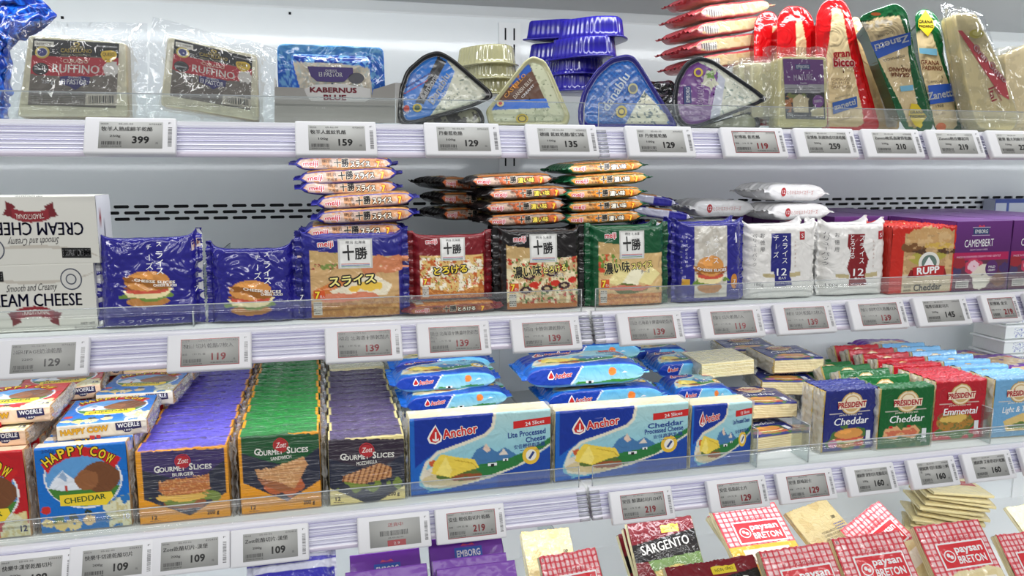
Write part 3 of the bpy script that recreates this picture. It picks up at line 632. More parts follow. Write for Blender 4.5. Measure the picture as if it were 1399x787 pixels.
# ---- Hokkaido slice packs: shared frame of panel, board and words
def food(a, kind, x0, y0, x1, y1, seed=1):
    P = [(x0, y0), (x1, y0), (x1, y1), (x0, y1)]; H = y1-y0; Wd = x1-x0
    if kind == 'sandwich':
        a.poly([(x0, y0-H*.25), (x1, y0-H*.1), (x1, y1), (x0, y1)], (206, 168, 116)); a.mott((120, 140, 70), 16, .1, [(x0, y0-H*.2), (x0+Wd*.3, y0-H*.2), (x0+Wd*.3, y0+H*.1), (x0, y0+H*.1)], seed); a.mott((150, 70, 60), 12, .35, [(x0+Wd*.1, y0-H*.2), (x0+Wd*.4, y0-H*.2), (x0+Wd*.4, y0+H*.1), (x0, y0+H*.1)], seed+2)
        a.ell(x0+Wd*.8, y0+H*.05, Wd*.3, H*.16, (206, 130, 90), rag=.3)
        a.ell(x0+Wd*.33, y0+H*.45, Wd*.34, H*.14, (208, 122, 62), rot=-10, rag=.3, seed=seed); a.poly([(x0+Wd*.2, y0+H*.5), (x0+Wd*.7, y0+H*.2), (x0+Wd*.92, y0+H*.42), (x0+Wd*.85, y0+H*.6), (x0+Wd*.3, y0+H*.6)], (236, 226, 200))
        a.ell(x0+Wd*.66, y0+H*.42, Wd*.14, H*.1, (240, 200, 80), rag=.2); a.ell(x0+Wd*.48, y0+H*.47, Wd*.06, H*.06, (238, 190, 70)); a.ell(x0+Wd*.5, y0+H*.64, Wd*.36, H*.1, (214, 130, 100), rag=.4, seed=seed+4)
        a.poly([(x0, y0+H*.72), (x0+Wd*.4, y0+H*.7), (x1, y0+H*.62), (x1, y1), (x0, y1)], (176, 122, 62)); a.mott((206, 160, 96), 14, .2, [(x0, y0+H*.7), (x1, y0+H*.65), (x1, y1), (x0, y1)], seed+7, .7)
    elif kind == 'toast':
        a.poly([(x0, y0-10), (x1, y0-10), (x1, y1), (x0, y1)], (222, 186, 116)); a.mott((244, 236, 212), 30, .05, None if 0 else P, seed); a.mott((110, 130, 50), 7, .72, P, seed+1); a.mott((190, 96, 40), 22, .45, P, seed+2); a.mott((200, 60, 40), 12, .8, P, seed+3)
        a.poly([(x0, y1-H*.3), (x0+Wd*.5, y1-H*.16), (x1, y1-H*.3), (x1, y1), (x0, y1)], (182, 112, 52)); a.mott((214, 150, 80), 14, .25, [(x0, y1-H*.25), (x1, y1-H*.25), (x1, y1), (x0, y1)], seed+5)
        for k in range(7): a.line([(x0+Wd*(.2+.09*k), y0+H*.3), (x0+Wd*(.3+.08*k), y0+H*.6)], 3, (240, 232, 210))
    elif kind == 'pizza':
        a.poly(P, (206, 176, 128)); a.mott((236, 222, 182), 24, .0, P, seed); a.mott((190, 66, 44), 22, .55, P, seed+1); a.mott((84, 116, 44), 15, .6, P, seed+2)
        for (qx, qy) in ((.3, .35), (.62, .3), (.25, .62), (.55, .6), (.8, .55)): a.ell(x0+Wd*qx, y0+H*qy, Wd*.085, H*.07, (60, 34, 44)); a.ell(x0+Wd*qx, y0+H*qy, Wd*.04, H*.03, (200, 180, 140)); a.ell(x0+Wd*(qx+.12), y0+H*(qy-.1), Wd*.07, H*.06, (204, 52, 36))
        a.poly([(x0, y1-H*.14), (x1, y1-H*.1), (x1, y1), (x0, y1)], (178, 110, 52))
    else:
        a.poly(P, (214, 180, 124)); a.mott((104, 140, 54), 18, .1, [(x0, y0-H*.1), (x0+Wd*.4, y0-H*.1), (x0+Wd*.25, y0+H*.4), (x0, y0+H*.4)], seed); a.mott((200, 70, 40), 16, .4, [(x0, y0), (x0+Wd*.25, y0), (x0+Wd*.25, y0+H*.4), (x0, y0+H*.4)], seed+3)
        for k in range(3): a.poly([(x0+Wd*(.12+.24*k), y0+H*.55), (x0+Wd*(.3+.24*k), y0+H*.22), (x0+Wd*(.52+.22*k), y0+H*.4), (x0+Wd*(.36+.22*k), y0+H*.62)], (240, 226, 160) if k % 2 == 0 else (246, 240, 208))
        a.ell(x0+Wd*.55, y0+H*.7, Wd*.42, H*.1, (96, 110, 50), rag=.6, seed=seed); a.ell(x0+Wd*.5, y0+H*.66, Wd*.3, H*.05, (206, 120, 100), rag=.4)
        a.poly([(x0, y1-H*.24), (x1, y1-H*.22), (x1, y1), (x0, y1)], (196, 120, 54)); a.mott((226, 168, 96), 12, .15, [(x0, y1-H*.22), (x1, y1-H*.2), (x1, y1), (x0, y1)], seed+7, .7)
def art_tok(bgc, kind, title, sub='', w=118, h=108, seed=1, jp='十勝'):
    """frame in zoom pixels of the black pack: 0..500 x 0..440"""
    a = Art(w, h, bgc, ((-26, 0), (526, 0), (-26, 440)))
    food(a, kind, 20, 150, 500, 440, seed)
    a.poly([(20, 80), (180, 95), (180, 150), (20, 150)], (196, 164, 110)) if kind != 'toast' else None
    a.pr(170, 18, 356, 176, (205, 205, 200)).pr(180, 26, 346, 170, (232, 232, 228), lay=1)
    for i, c_ in enumerate(((200, 60, 60), (60, 90, 170), (50, 140, 90))): a.pr(186, 150+i*7, 340, 153+i*7, c_, lay=2)
    a.t(jp[0], 196, 130, 258, 128, 74, (26, 26, 26), bold=.04, lay=3).t(jp[1], 262, 128, 330, 124, 60, (26, 26, 26), bold=.03, lay=3); a.t('明治 北海道', 214, 44, 320, 43, 15, (60, 60, 60), lay=3)
    a.t('meiji', 64, 58, 146, 54, 30, (205, 38, 48), bold=.03, out=WH, ow=.07, lay=1)
    if sub: a.t(title, 60, 262, 250, 250, 62, (20, 20, 20), bold=.03, out=(240, 225, 150), ow=.05, lay=2); a.t(sub[0], 262, 240, 420, 226, 38, (245, 230, 120), bold=.03, out=(30, 26, 22), ow=.09, lay=2); a.t(sub[1], 330, 262, 400, 258, 20, (40, 36, 30), out=WH, ow=.05)
    else: a.t(title, 120, 272, 370, 256, 52, (250, 236, 140) if kind != 'toast' else (246, 214, 60), bold=.03, out=(24, 22, 20), ow=.13, lay=2)
    a.pr(34, 290, 92, 336, (214, 84, 30)).t('7', 40, 332, 66, 332, 38, (250, 220, 60), bold=.04, out=(150, 40, 20), ow=.06, lay=2).t('枚入', 66, 330, 90, 330, 16, WH, lay=3); a.pr(30, 350, 76, 420, (200, 196, 186)); tx(a, 6, 32, 74, 354, 11, 5, (90, 86, 80), seed)
    return a
def art_strip(bgc, c1, w, t, seed, title='スライス', tcol=(250, 240, 220), meiji=True, c2=(214, 160, 106)):
    a = Art(w, t, bgc, ((0, 0), (600, 0), (0, 100))); a.poly([(40, 12), (560, 12), (590, 50), (540, 94), (60, 94), (14, 50)], c1); a.mott(c2, 40, .1, [(40, 12), (560, 12), (590, 50), (540, 94), (60, 94), (14, 50)], seed, .8)
    if meiji: a.t('meiji', 50, 70, 140, 68, 36, (200, 36, 44), bold=.03, out=WH, ow=.06)
    a.t('明治', 168, 48, 225, 47, 24, (40, 36, 34)).t('北海道', 168, 80, 230, 79, 18, (40, 36, 34)).t('十勝', 238, 76, 330, 72, 52, (26, 24, 24), bold=.04, out=(230, 214, 190), ow=.05); a.t(title, 340, 76, 460, 74, 40, tcol, bold=.03, out=(30, 24, 20), ow=.12, lay=2); a.t('7', 500, 80, 522, 80, 46, (250, 210, 60), bold=.05, out=(200, 70, 20), ow=.09, lay=3); a.t('枚入', 524, 78, 552, 78, 20, (180, 60, 20))
    return a
TOK = {'blue': ((38, 38, 128), (206, 178, 160), (214, 150, 100)), 'red': ((120, 26, 34), (176, 110, 70), (140, 70, 40)), 'black': ((26, 22, 22), (190, 160, 140), (206, 90, 40)), 'green': ((18, 82, 48), (206, 150, 90), (236, 140, 40))}
def tokpack(colr, kind, title, sub, w, h, t, seed, crump=1.0):
    bgc, c1, c2 = TOK[colr]; st = art_strip(bgc, c1, w, t, seed, '濃い味' if colr in ('black', 'green') else ('スライス' if colr == 'blue' else 'とろける'), c2=c2, tcol=(250, 240, 220) if colr != 'black' else (250, 220, 90))
    return pack(w, h, t, art_tok(bgc, kind, title, sub, w, h, seed), top=bgc, bot=st, back=tuple(int(c*.8) for c in bgc), fin=8, crump=crump, cs=16, seed=seed, puff=1.0, r=4, zig=1.2)
def lie(pf, name, label, cat, px, py, Y, t, rz=0, rx=0, ry=0, group=None, h=0):
    """lay a pack on its back, front up, so that its near long edge is centred on a photo pixel at depth Y"""
    p = atY(px, py, Y); M = TR(p.x, Y, p.z, -90+rx, ry, rz); return place(pf, name, label, cat, M, group)
for (colr, kind, title, sub, xl, xr, yb, yt, lb, grp, t) in (
  ('blue', 'sandwich', 'スライス', '', 409, 559, 441, 327, 'blue film pack with sandwich and ham picture standing at the front', 'blue sandwich slice packs', 24),
  ('red', 'toast', 'とろける', '', 562, 672, 408, 325, 'dark red film pack with cheese toast picture leaning on lying packs', 'dark red toast slice packs', 20),
  ('black', 'pizza', '濃い味', ('とろける', 'スライス'), 680, 800, 428, 320, 'black film pack with pizza picture standing at the front', 'black pizza slice packs', 24),
  ('green', 'open', '濃い味', ('スライス', 'チーズ'), 806, 915, 419, 315, 'green film pack with open sandwich picture standing at the front', 'green sandwich slice packs', 24)):
    Yf = .02 if colr != 'red' else .03; zb = Z2 if colr != 'red' else atY(600, 412, .03).z; cx, w, h = dims(xl, xr, yb, yt, Yf, zb)
    pf = tokpack(colr, kind, title, sub, w-10, h, t, len(colr)*7+3); place(pf, 'cheese_slice_pack', lb, 'cheese pack', TR(cx, Yf+t/2000+.001, zb+.001, -4, 0, 0), grp)
    if colr != 'red': place(pf, 'cheese_slice_pack', f'{colr} film pack standing right behind the front {colr} pack with the food picture', 'cheese pack', TR(cx+.004, Yf+t*1.6/1000+.02, zb+.001, -4, 0, 0), grp)
    small = tokpack(colr, kind, title, sub, 122 if colr == 'blue' else 112, 92, {'blue': 18.8, 'black': 15.6, 'green': 15, 'red': 13}[colr], 5+len(colr), .6)
    pos = {'blue': [(484, 315, .075, -1, 0), (500, 295, .07, -2, 1), (500, 274, .075, -3, 2), (478, 256, .09, 0, -2), (476, 240, .085, -3, 4), (470, 223, .09, 0, 3)],
           'red': [(622, 417, .02, -1, -3), (618, 430, .018, 0, -2)],
           'black': [(720, 300, .07, -2, 0), (718, 282, .07, -2, 0), (722, 264, .07, -2, -2), (700, 246, .075, -2, 3)],
           'green': [(825, 298, .07, -2, 0), (828, 281, .075, -2, 1), (826, 264, .07, -2, 0), (832, 245, .07, -3, 3), (828, 228, .075, -3, -2)]}[colr]
    for i, (px, py, Y, ry, rz) in enumerate(pos):
        nth = 'lowest second third fourth fifth topmost'.split()
        lie(small, 'cheese_slice_pack', (f'{colr} film pack lying in the pile behind the {colr} front pack, {nth[i] if i < len(pos)-1 else "topmost"} of the pile') if colr != 'red' else f'dark red film pack lying flat under the standing one, {("upper", "lower")[i]} of two', 'cheese pack', px, py, Y, 19, rz=rz*-1, ry=ry, group=grp+' lying in a pile' if colr != 'red' else grp)
# extra black packs pointing away, to the left of the black pile
bl2 = tokpack('black', 'pizza', '濃い味', ('とろける', 'スライス'), 100, 90, 17, 31, .9)
for i, (px, py, Y, rz, ry) in enumerate(((648, 292, .17, 14, 0), (646, 272, .17, 10, 2), (645, 252, .17, 18, 4))):
    lie(bl2, 'cheese_slice_pack', f'black film pack sliding out left of the black pile, {("lowest", "middle", "highest")[i]} of three', 'cheese pack', px, py, Y, 17, rz=rz, ry=ry, group='black packs sliding left')
# ---- blue and clear seven-slice pack, and the white twelve-slice packs
def art_blueclear():
    a = Art(100, 105, (38, 36, 130), ((772, 318), (1138, 318), (772, 700))); a.poly([(860, 330), (1035, 330), (1035, 690), (860, 690)], (196, 190, 178)); a.mott((214, 210, 200), 30, .1, [(860, 330), (1035, 330), (1035, 690), (860, 690)], 3)
    burger(a, 945, 570, 160, 190); a.poly([(852, 528), (900, 540), (945, 550), (1000, 545), (1040, 535), (1035, 560), (945, 572), (858, 556)], (160, 104, 40)); a.t('CHEESE SLICES', 866, 548, 1028, 556, 13, WH, bold=.03, lay=2, arc=-8)
    a.t('スライス', 970, 375, 970, 525, 34, WH, vert=True).t('チーズ', 925, 400, 925, 510, 34, WH, vert=True); a.t('チーズがとろける', 812, 378, 812, 540, 15, (220, 220, 240), vert=True).t('日本のチーズ七', 790, 400, 790, 580, 10, (200, 200, 230), vert=True); a.pe(1075, 613, 20, 38, (196, 130, 50)).t('7', 1068, 628, 1084, 628, 26, WH, lay=2); a.pr(790, 595, 830, 625, (196, 150, 50)); a.pr(1080, 370, 1088, 420, (230, 230, 240)); return a
def art_white(main, red):
    a = Art(108, 100, (226, 224, 220), ((70, 330) if not red else (440, 325), (425, 330) if not red else (745, 325), (70, 690) if not red else (440, 670))); o = 0 if not red else 342; P = a.p
    if not red: a.rect(188, 368, 290, 560, main).poly([(205, 560), (285, 560), (300, 632), (210, 636)], main).ell(245, 560, 36, 36, main)
    else: a.poly([(540, 372), (622, 372), (612, 430), (640, 500), (628, 560), (634, 630), (548, 630), (556, 580), (538, 540), (556, 470), (540, 430)], main)
    a.poly([(148+o, 568), (210+o, 572), (210+o, 592), (150+o, 586)], (186, 172, 130)).poly([(285+o, 570), (345+o, 562), (345+o, 585), (285+o, 590)], (186, 172, 130))
    a.t('スライス', 258+o, 375, 258+o, 525, 36, WH, vert=True).t('チーズ' if not red else 'とろける', 212+o, 368 if not red else 372, 212+o, 495, 34, WH, vert=True); a.t('12', 218+o, 580, 270+o, 580, 38, WH, bold=.01, lay=2).t('枚入り', 226+o, 600, 266+o, 600, 14, WH, lay=2); a.t('お徳用', 142+o, 358, 142+o, 465, 26, (96, 96, 98), vert=True).t('バリューパック', 108+o, 368, 108+o, 535, 22, (120, 120, 122), vert=True)
    a.t('とろけるチーズ', 312+o, 400, 312+o, 545, 13, (170, 130, 120), vert=True); a.pr(336+o, 360, 362+o, 402, (170, 36, 44)).t('S', 343+o, 392, 355+o, 392, 22, WH, lay=2); a.t('180g', 108+o, 630, 150+o, 630, 14, (110, 110, 112)).t('NATURAL CHEESE', 214+o, 624, 296+o, 622, 8, (200, 200, 220), lay=2); return a
def strip12(w, t):
    a = Art(w, t, (228, 226, 224), ((0, 0), (600, 0), (0, 110))); a.pe(150, 55, 28, 32, (176, 40, 44)).t('12', 134, 68, 166, 68, 28, WH, lay=2).t('とろけるスライスチーズ', 186, 72, 470, 68, 30, (196, 120, 112)); return a
cx, w, h = dims(925, 1020, 415, 309, .02, Z2)
bc = pack(w-8, h, 26, art_blueclear(), top=(60, 60, 150), back=(60, 60, 150), fin=6, crump=1.3, cs=18, seed=8, puff=1.5, r=5, zig=1.2, m=M_FOIL)
place(bc, 'cheese_slice_pack', 'blue and clear film pack with burger between the green and the white packs', 'cheese pack', TR(cx, .035, Z2+.001, -4, 0, 0), 'blue and clear slice packs')
place(bc, 'cheese_slice_pack', 'blue and clear film pack standing behind the front burger one', 'cheese pack', TR(cx+.004, .07, Z2+.001, -4, 0, 0), 'blue and clear slice packs')
bcl = pack(90, 90, 15, art_blueclear(), top=(60, 60, 150), bot=Art(90, 15, (200, 198, 214)).rect(60, 0, 90, 15, (50, 46, 150)), back=(60, 60, 150), fin=6, crump=.9, cs=18, seed=9, puff=.6, r=4, zig=1.2, m=M_FOIL)
for i, (px, py, Y, rz, ry) in enumerate(((905, 292, .16, -6, 8), (884, 272, .16, -8, 9), (918, 312, .16, -4, 7))):
    lie(bcl, 'cheese_slice_pack', f'blue and clear film pack lying slanted behind the standing one, {("middle", "highest", "lowest")[i]} of three', 'cheese pack', px, py, Y, 26, rz=rz, ry=ry, group='blue and clear packs lying behind')
for red, xl, xr, yb, yt, lb in ((0, 1019, 1120, 411, 313, 'white film pack with dark blue stripe and number 12'), (1, 1127, 1215, 408, 311, 'white film pack with dark red stripe and number 12')):
    cx, w, h = dims(xl, xr, yb, yt, .02, Z2); pf = pack(w-6, h, 34, art_white((38, 40, 120) if not red else (128, 28, 34), red), top=(224, 222, 220), back=(220, 220, 220), bot=strip12(w-6, 34), fin=5, crump=1.3, cs=18, seed=21+red, puff=2, r=6, zig=1)
    place(pf, 'cheese_slice_pack', lb, 'cheese pack', TR(cx, .04, Z2+.001, -3, 0, 0), 'white twelve slice packs')
    place(pf, 'cheese_slice_pack', 'white film pack standing behind the '+('blue striped' if not red else 'red striped')+' white pack', 'cheese pack', TR(cx+.006, .082, Z2+.001, -3, 0, 2), 'white twelve slice packs')
w12 = pack(100, 90, 23, Art(100, 90, (226, 224, 222)), top=(224, 222, 220), back=(220, 220, 220), bot=strip12(100, 23), fin=9, crump=1.0, cs=18, seed=27, puff=2, r=6, zig=1)
for i, (px, py, Y, rz, ry) in enumerate(((985, 312, .17, 2, 0), (1096, 290, .12, 2, 0), (990, 285, .17, -2, 1), (1090, 263, .12, 3, 2))):
    lie(w12, 'cheese_slice_pack', ('white film pack with red number 12 lying behind, '+('lower left', 'lower right', 'upper left', 'topmost right')[i]+' of four'), 'cheese pack', px, py, Y, 23, rz=rz, ry=ry, group='white packs lying behind')
# ---- burger cheddar packs and purple camembert cartons
def art_rupp():
    a = Art(109, 100, (196, 40, 28), ((745, 345), (1045, 340), (745, 655))); a.poly([(805, 375), (1042, 360), (1042, 642), (805, 645)], (206, 190, 160)); a.poly([(805, 375), (1042, 360), (1042, 560), (805, 560)], (186, 150, 104))
    a.ell(930, 385, 120, 42, (200, 158, 104), rag=.2); a.ell(860, 440, 70, 20, (120, 80, 44), rag=.4); a.ell(960, 455, 110, 18, (84, 56, 36), rag=.4); a.ell(900, 490, 100, 22, (170, 160, 70), rag=.5); a.ell(980, 430, 80, 14, (206, 170, 80), rag=.3); a.mott((214, 180, 130), 20, .3, [(805, 375), (1042, 360), (1042, 560), (805, 560)], 5, .8)
    a.pe(928, 508, 50, 50, (226, 224, 216)).pe(928, 508, 36, 36, (96, 118, 108), lay=1).p([(900, 525), (925, 480), (940, 500), (955, 525)], WH, 2)
    a.p([(826, 578), (860, 572), (868, 545), (842, 540)], (130, 20, 24)).p([(1018, 570), (984, 570), (978, 543), (1008, 535)], (130, 20, 24)); a.p([(850, 530), (928, 518), (1005, 524), (1000, 570), (928, 564), (856, 576)], (176, 28, 32), 3); a.t('RUPP', 872, 562, 980, 554, 32, WH, bold=.04, lay=4)
    a.t('Cheddar', 862, 638, 998, 632, 30, (40, 34, 30), bold=.03).t('SLICES', 815, 624, 850, 622, 10, (60, 50, 40)).t('BURGER', 815, 640, 850, 638, 10, (60, 50, 40)); return a
cx, w, h = dims(1214, 1300, 404, 312, .02, Z2); rp = pack(w, h, 26, art_rupp(), top=(214, 60, 44), back=(200, 60, 40), seed=4, jag=2.5, capcols=((196, 44, 30), (180, 34, 24)), crump=.6, m=M_FILM)
for i in range(4): place(rp, 'cheddar_slice_pack', 'red edged pack with burger picture standing at the front' if i == 0 else f'red edged burger pack, {ORD[i]} from the front of its row', 'cheese pack', TR(cx, .034+i*.0275, Z2+.001), 'red burger cheddar packs')
def art_cam():
    a = Art(99, 104, (96, 40, 112), ((1050, 315), (1345, 315), (1050, 645))); a.grad(1050, 315, 1050, 470, (104, 48, 122), (84, 34, 98)); a.rect(1050, 465, 1345, 500, (170, 30, 84)); a.rect(1050, 500, 1345, 645, (92, 50, 70))
    for x, y, r_, c_ in ((1080, 510, 34, (150, 40, 50)), (1160, 530, 46, (190, 60, 90)), (1160, 530, 32, (222, 190, 200)), (1215, 575, 60, (214, 206, 190)), (1200, 610, 40, (226, 220, 206)), (1300, 600, 40, (120, 76, 50)), (1330, 540, 30, (70, 50, 100)), (1070, 560, 26, (70, 60, 100))): a.ell(x, y, r_, r_*.8, c_, rag=.2, seed=int(x))
    a.pe(1258, 542, 34, 40, (84, 38, 100)).t('MILD', 1240, 540, 1276, 540, 11, WH, lay=2).t('CREAMY', 1238, 556, 1278, 556, 11, WH, lay=2); a.pr(1070, 598, 1140, 634, (206, 200, 196)); tx(a, 3, 1076, 1134, 604, 10, 4, (110, 90, 100))
    a.pr(1142, 348, 1226, 378, (40, 66, 110)).t('EMBORG', 1150, 372, 1218, 372, 18, WH, lay=2); a.pr(1136, 343, 1232, 346, (190, 180, 200)).pr(1136, 381, 1232, 384, (190, 180, 200)); a.p([(1166, 342), (1172, 332), (1184, 340), (1196, 332), (1202, 342)], (206, 60, 90)); a.t('CAMEMBERT', 1100, 438, 1256, 434, 36, WH, bold=-.005).t('CREAMY DANISH CHEESE', 1130, 455, 1226, 454, 8, (220, 190, 220)); a.t('MADE IN DENMARK CREAMY AND GENTLE', 1064, 490, 1300, 486, 10, (240, 190, 220)); return a
sc_ = Art(34, 104, (104, 52, 124)); cx, w, h = dims(1300, 1375, 398, 304, .02, Z2); cm = pack(w, h, 34, art_cam(), top=(122, 72, 146), back=(90, 40, 110), r=.8, m=M_CARD, capart=sc_)
cmt = pack(w, h, 34, art_cam(), top=(132, 84, 160), back=(90, 40, 110), r=.8, m=M_CARD, capart=sc_, res=4)
for j in range(3):
    for i in range(11 if j == 0 else 9):
        place(cm if i == 0 else cmt, 'camembert_carton', ('purple camembert carton at the front beside the burger packs', 'purple camembert carton at the front, cut by the picture edge', 'purple camembert carton further right')[j] if i == 0 else f'purple camembert carton, {ORD[i]} from the front in the {("row beside the burger packs", "row cut by the picture edge", "row beyond the picture edge")[j]}', 'carton', TR(cx+j*.1035+(.002*(i % 2)), .038+i*.0355, Z2+.001), 'purple camembert cartons')
for j in range(2):
    for i in range(5): place(cmt, 'camembert_carton', f'purple camembert carton behind the {("burger", "white")[j]} packs, {ORD[i]} from the front of its row', 'carton', TR(cx-.1035*(j+1), .18+i*.0355+j*.04, Z2+.001), 'purple camembert cartons behind')
bb = pack(105, 118, 30, Art(105, 118, (60, 80, 160)).rect(2, 8, 103, 118, (206, 212, 226)).rect(30, 6, 36, 118, (70, 90, 170)), top=(70, 90, 170), back=(60, 80, 160), r=1, m=M_CARD, capart=Art(30, 118, (190, 196, 214)))
p = atY(1385, 300, .43); place(bb, 'blue_white_carton', 'blue and white carton standing at the back right against the wall', 'carton', TR(p.x, .445, Z2+.001), None)
# ================================================================== lower shelf
ORG = ((244, 196, 110), (226, 160, 74)); CRM = ((246, 236, 196), (226, 212, 160)); PCH = ((244, 206, 160), (222, 170, 118))
# ---- cow brand slices (the mascot itself is left out: a plain brown hillock keeps its place)
def art_cow(bgc, w=96, h=104, num='10'):
    a = Art(w, h, bgc, ((208, 215), (632, 190), (208, 610))) if num == '10' else Art(w, h, bgc, ((-300, 290), (130, 262), (-300, 660)))
    ox, oy = (0, 0) if num == '10' else (-508, 90)
    q = lambda L: [(x+ox, y+oy) for x, y in L]
    a.poly(q([(208, 610), (208, 560), (300, 545), (500, 545), (530, 460), (632, 430), (632, 640), (208, 640)]), (228, 210, 150) if num == '12' else (44, 120, 190))
    a.ell(580+ox, 520+oy, 70, 70, (226, 224, 190), rag=.4); a.mott((206, 190, 130), 14, .3, q([(520, 450), (632, 430), (632, 600), (500, 600)]), 4, .7)
    a.ell(422+ox, 355+oy, 182, 138, WH); a.ell(422+ox, 355+oy, 174, 130, (96, 158, 214))
    a.poly(q([(256, 400), (290, 350), (330, 318), (370, 352), (410, 372), (410, 420), (262, 420)]), (232, 238, 246)).poly(q([(300, 352), (330, 320), (350, 350), (338, 372), (320, 352)]), (150, 176, 206))
    a.poly(q([(252, 398), (330, 412), (420, 404), (590, 390), (560, 440), (500, 470), (420, 484), (330, 470), (280, 440)]), (70, 130, 52)); a.ell(500+ox, 350+oy, 92, 70, (120, 74, 44), rag=.06); a.ell(438+ox, 362+oy, 56, 48, (150, 96, 58), rag=.1); a.rect(330+ox, 388+oy, 345+ox, 412+oy, (190, 60, 50))
    a.poly(q([(234, 286), (300, 240), (380, 215), (450, 212), (530, 225), (608, 262), (572, 308), (500, 262), (430, 250), (350, 262), (280, 300), (262, 332)]), (204, 36, 36))
    P = [(262+ox, 300+oy), (290+ox, 280+oy), (325+ox, 262+oy), (365+ox, 250+oy), (405+ox, 244+oy), (462+ox, 248+oy), (498+ox, 258+oy), (530+ox, 274+oy), (560+ox, 296+oy)]
    for ch, (x, y), r in zip('HAPPYCOW ', P, (-32, -26, -18, -10, -3, 8, 16, 26, 30)):
        if ch != ' ': c_, s_ = math.cos(math.radians(r)), math.sin(math.radians(r)); a.t(ch, x-2, y, x+30*c_, y+30*s_*1., 42, (250, 214, 40), bold=.03, out=(40, 30, 20), ow=.07)
    a.p(q([(305, 430), (548, 418), (556, 440), (520, 480), (305, 480)]), (246, 214, 50), 1); a.t('CHEDDAR' if num == '10' else 'BURGER', 325+ox, 470+oy, 520+ox, 450+oy, 26, (60, 90, 40), lay=3, bold=.02)
    for x, y, r_, c_ in ((236, 498, 22, (206, 50, 40)), (292, 545, 24, (70, 120, 50)), (240, 560, 26, (238, 214, 140)), (360, 565, 34, (236, 214, 150)), (360, 530, 20, (60, 70, 40)), (430, 548, 30, (240, 206, 150)), (428, 514, 18, (50, 60, 40)), (300, 575, 28, (232, 206, 130))): a.ell(x+ox, y+oy, r_, r_*.8, c_, rag=.3, seed=x)
    a.t(num, 594+ox, (550 if num == '10' else 520)+oy, 626+ox, (548 if num == '10' else 518)+oy, 26, (30, 40, 90) if num == '12' else (240, 240, 250), bold=.04); a.t('200g', 240+ox, 236+oy, 300+ox, 232+oy, 14, (30, 50, 120)); return a
def strip_cow(w, t, bgc=(224, 214, 196)):
    a = Art(w, t, bgc, ((225, 635), (660, 592), (225, 715))); a.t('HAPPY COW', 242, 684, 470, 656, 27, (224, 168, 40), bold=.05, out=(160, 110, 40), ow=.03); a.p([(505, 620), (630, 606), (634, 640), (590, 648), (575, 662), (550, 664), (538, 654), (508, 656)], (40, 36, 80)); a.t('WOERLE', 516, 643, 624, 630, 21, WH, bold=.03, lay=2).t('1889', 548, 658, 590, 653, 9, WH, lay=2)
    a.t('Cheese from Austria', 288, 706, 370, 697, 9, (120, 50, 50)).pr(378, 682, 402, 700, (196, 40, 40)).pr(410, 678, 430, 696, (196, 40, 40)); return a
SBL, SRD = (22, 112, 200), (190, 28, 36)
cx, w, h = dims(57, 181, 736, 617, .015, Z3)
cowb = pack(w, h, 20, art_cow(SBL, w, h), top=Art(w, 20, (228, 218, 200)), bot=strip_cow(w, 20), back=(228, 220, 200), capcols=PCH, endfilm=5, seed=3, crump=.3, m=M_FILM)
cowr = pack(w, h, 20, art_cow(SRD, w, h, '12'), top=Art(w, 20, (236, 200, 170)), bot=strip_cow(w, 20, (238, 204, 172)), back=(228, 200, 170), capcols=PCH, endfilm=5, seed=5, crump=.3, m=M_FILM)
yc = .0175
place(cowb, 'cheese_slice_pack', 'blue processed cheese pack with oval alpine picture standing at the front', 'cheese pack', TR(cx, yc+.010, Z3+.001), 'blue alpine cheese packs')
place(cowb, 'cheese_slice_pack', 'blue alpine cheese pack standing second from the front of the blue row', 'cheese pack', TR(cx+.003, yc+.0325, Z3+.001), 'blue alpine cheese packs')
place(cowr, 'cheese_slice_pack', 'red processed cheese pack at the left edge, standing at the front', 'cheese pack', TR(cx-.108, yc+.010, Z3+.001), 'red alpine cheese packs')
for j in (0, 1):
    for i in range(3): place(cowr if j else cowb, 'cheese_slice_pack', ('red' if j else 'blue')+f' alpine cheese pack standing under the lying ones, {ORD[i+2]} from the front', 'cheese pack', TR(cx-.108*j+.003, yc+.055+.0225*i, Z3+.001), ('red' if j else 'blue')+' alpine cheese packs')
for i in range(4):
    for j in (0, 1): place(cowr, 'cheese_slice_pack', f'red alpine cheese pack standing at the back left, {ORD[i]} of the {("right", "left")[j]} back row', 'cheese pack', TR(cx-.108*j-.004*i+.008, .20+i*.05, Z3+.001, 0, 0, 4), 'red alpine cheese packs behind')
zt3 = Z3+h/1000+.0125
def lieat(pf, name, label, cat, x, y, z, rz=0, rx=0, ry=0, group=None): return place(pf, name, label, cat, TR(x, y, z, -90+rx, ry, rz), group)
p = atY(134, 596, .035)
lieat(cowb, 'cheese_slice_pack', 'blue alpine cheese pack lying flat on the standing blue ones, nearest', 'cheese pack', p.x+.004, .04, zt3, 4, group='blue alpine cheese packs')
lieat(cowb, 'cheese_slice_pack', 'blue alpine cheese pack lying flat behind the nearest lying one', 'cheese pack', p.x+.013, .163, zt3, -3, group='blue alpine cheese packs')
lieat(cowr, 'cheese_slice_pack', 'red alpine cheese pack lying flat at the back of the blue row', 'cheese pack', p.x+.02, .285, zt3, -2, group='blue alpine cheese packs')
p = atY(30, 605, .03)
lieat(cowr, 'cheese_slice_pack', 'red alpine cheese pack lying at the left edge, lower of the two nearest', 'cheese pack', p.x-.045, .035, zt3, -3, group='red alpine cheese packs lying')
lieat(cowr, 'cheese_slice_pack', 'red alpine cheese pack lying at the left edge, upper of the two nearest', 'cheese pack', p.x-.022, .045, zt3+.0225, 3, group='red alpine cheese packs lying')
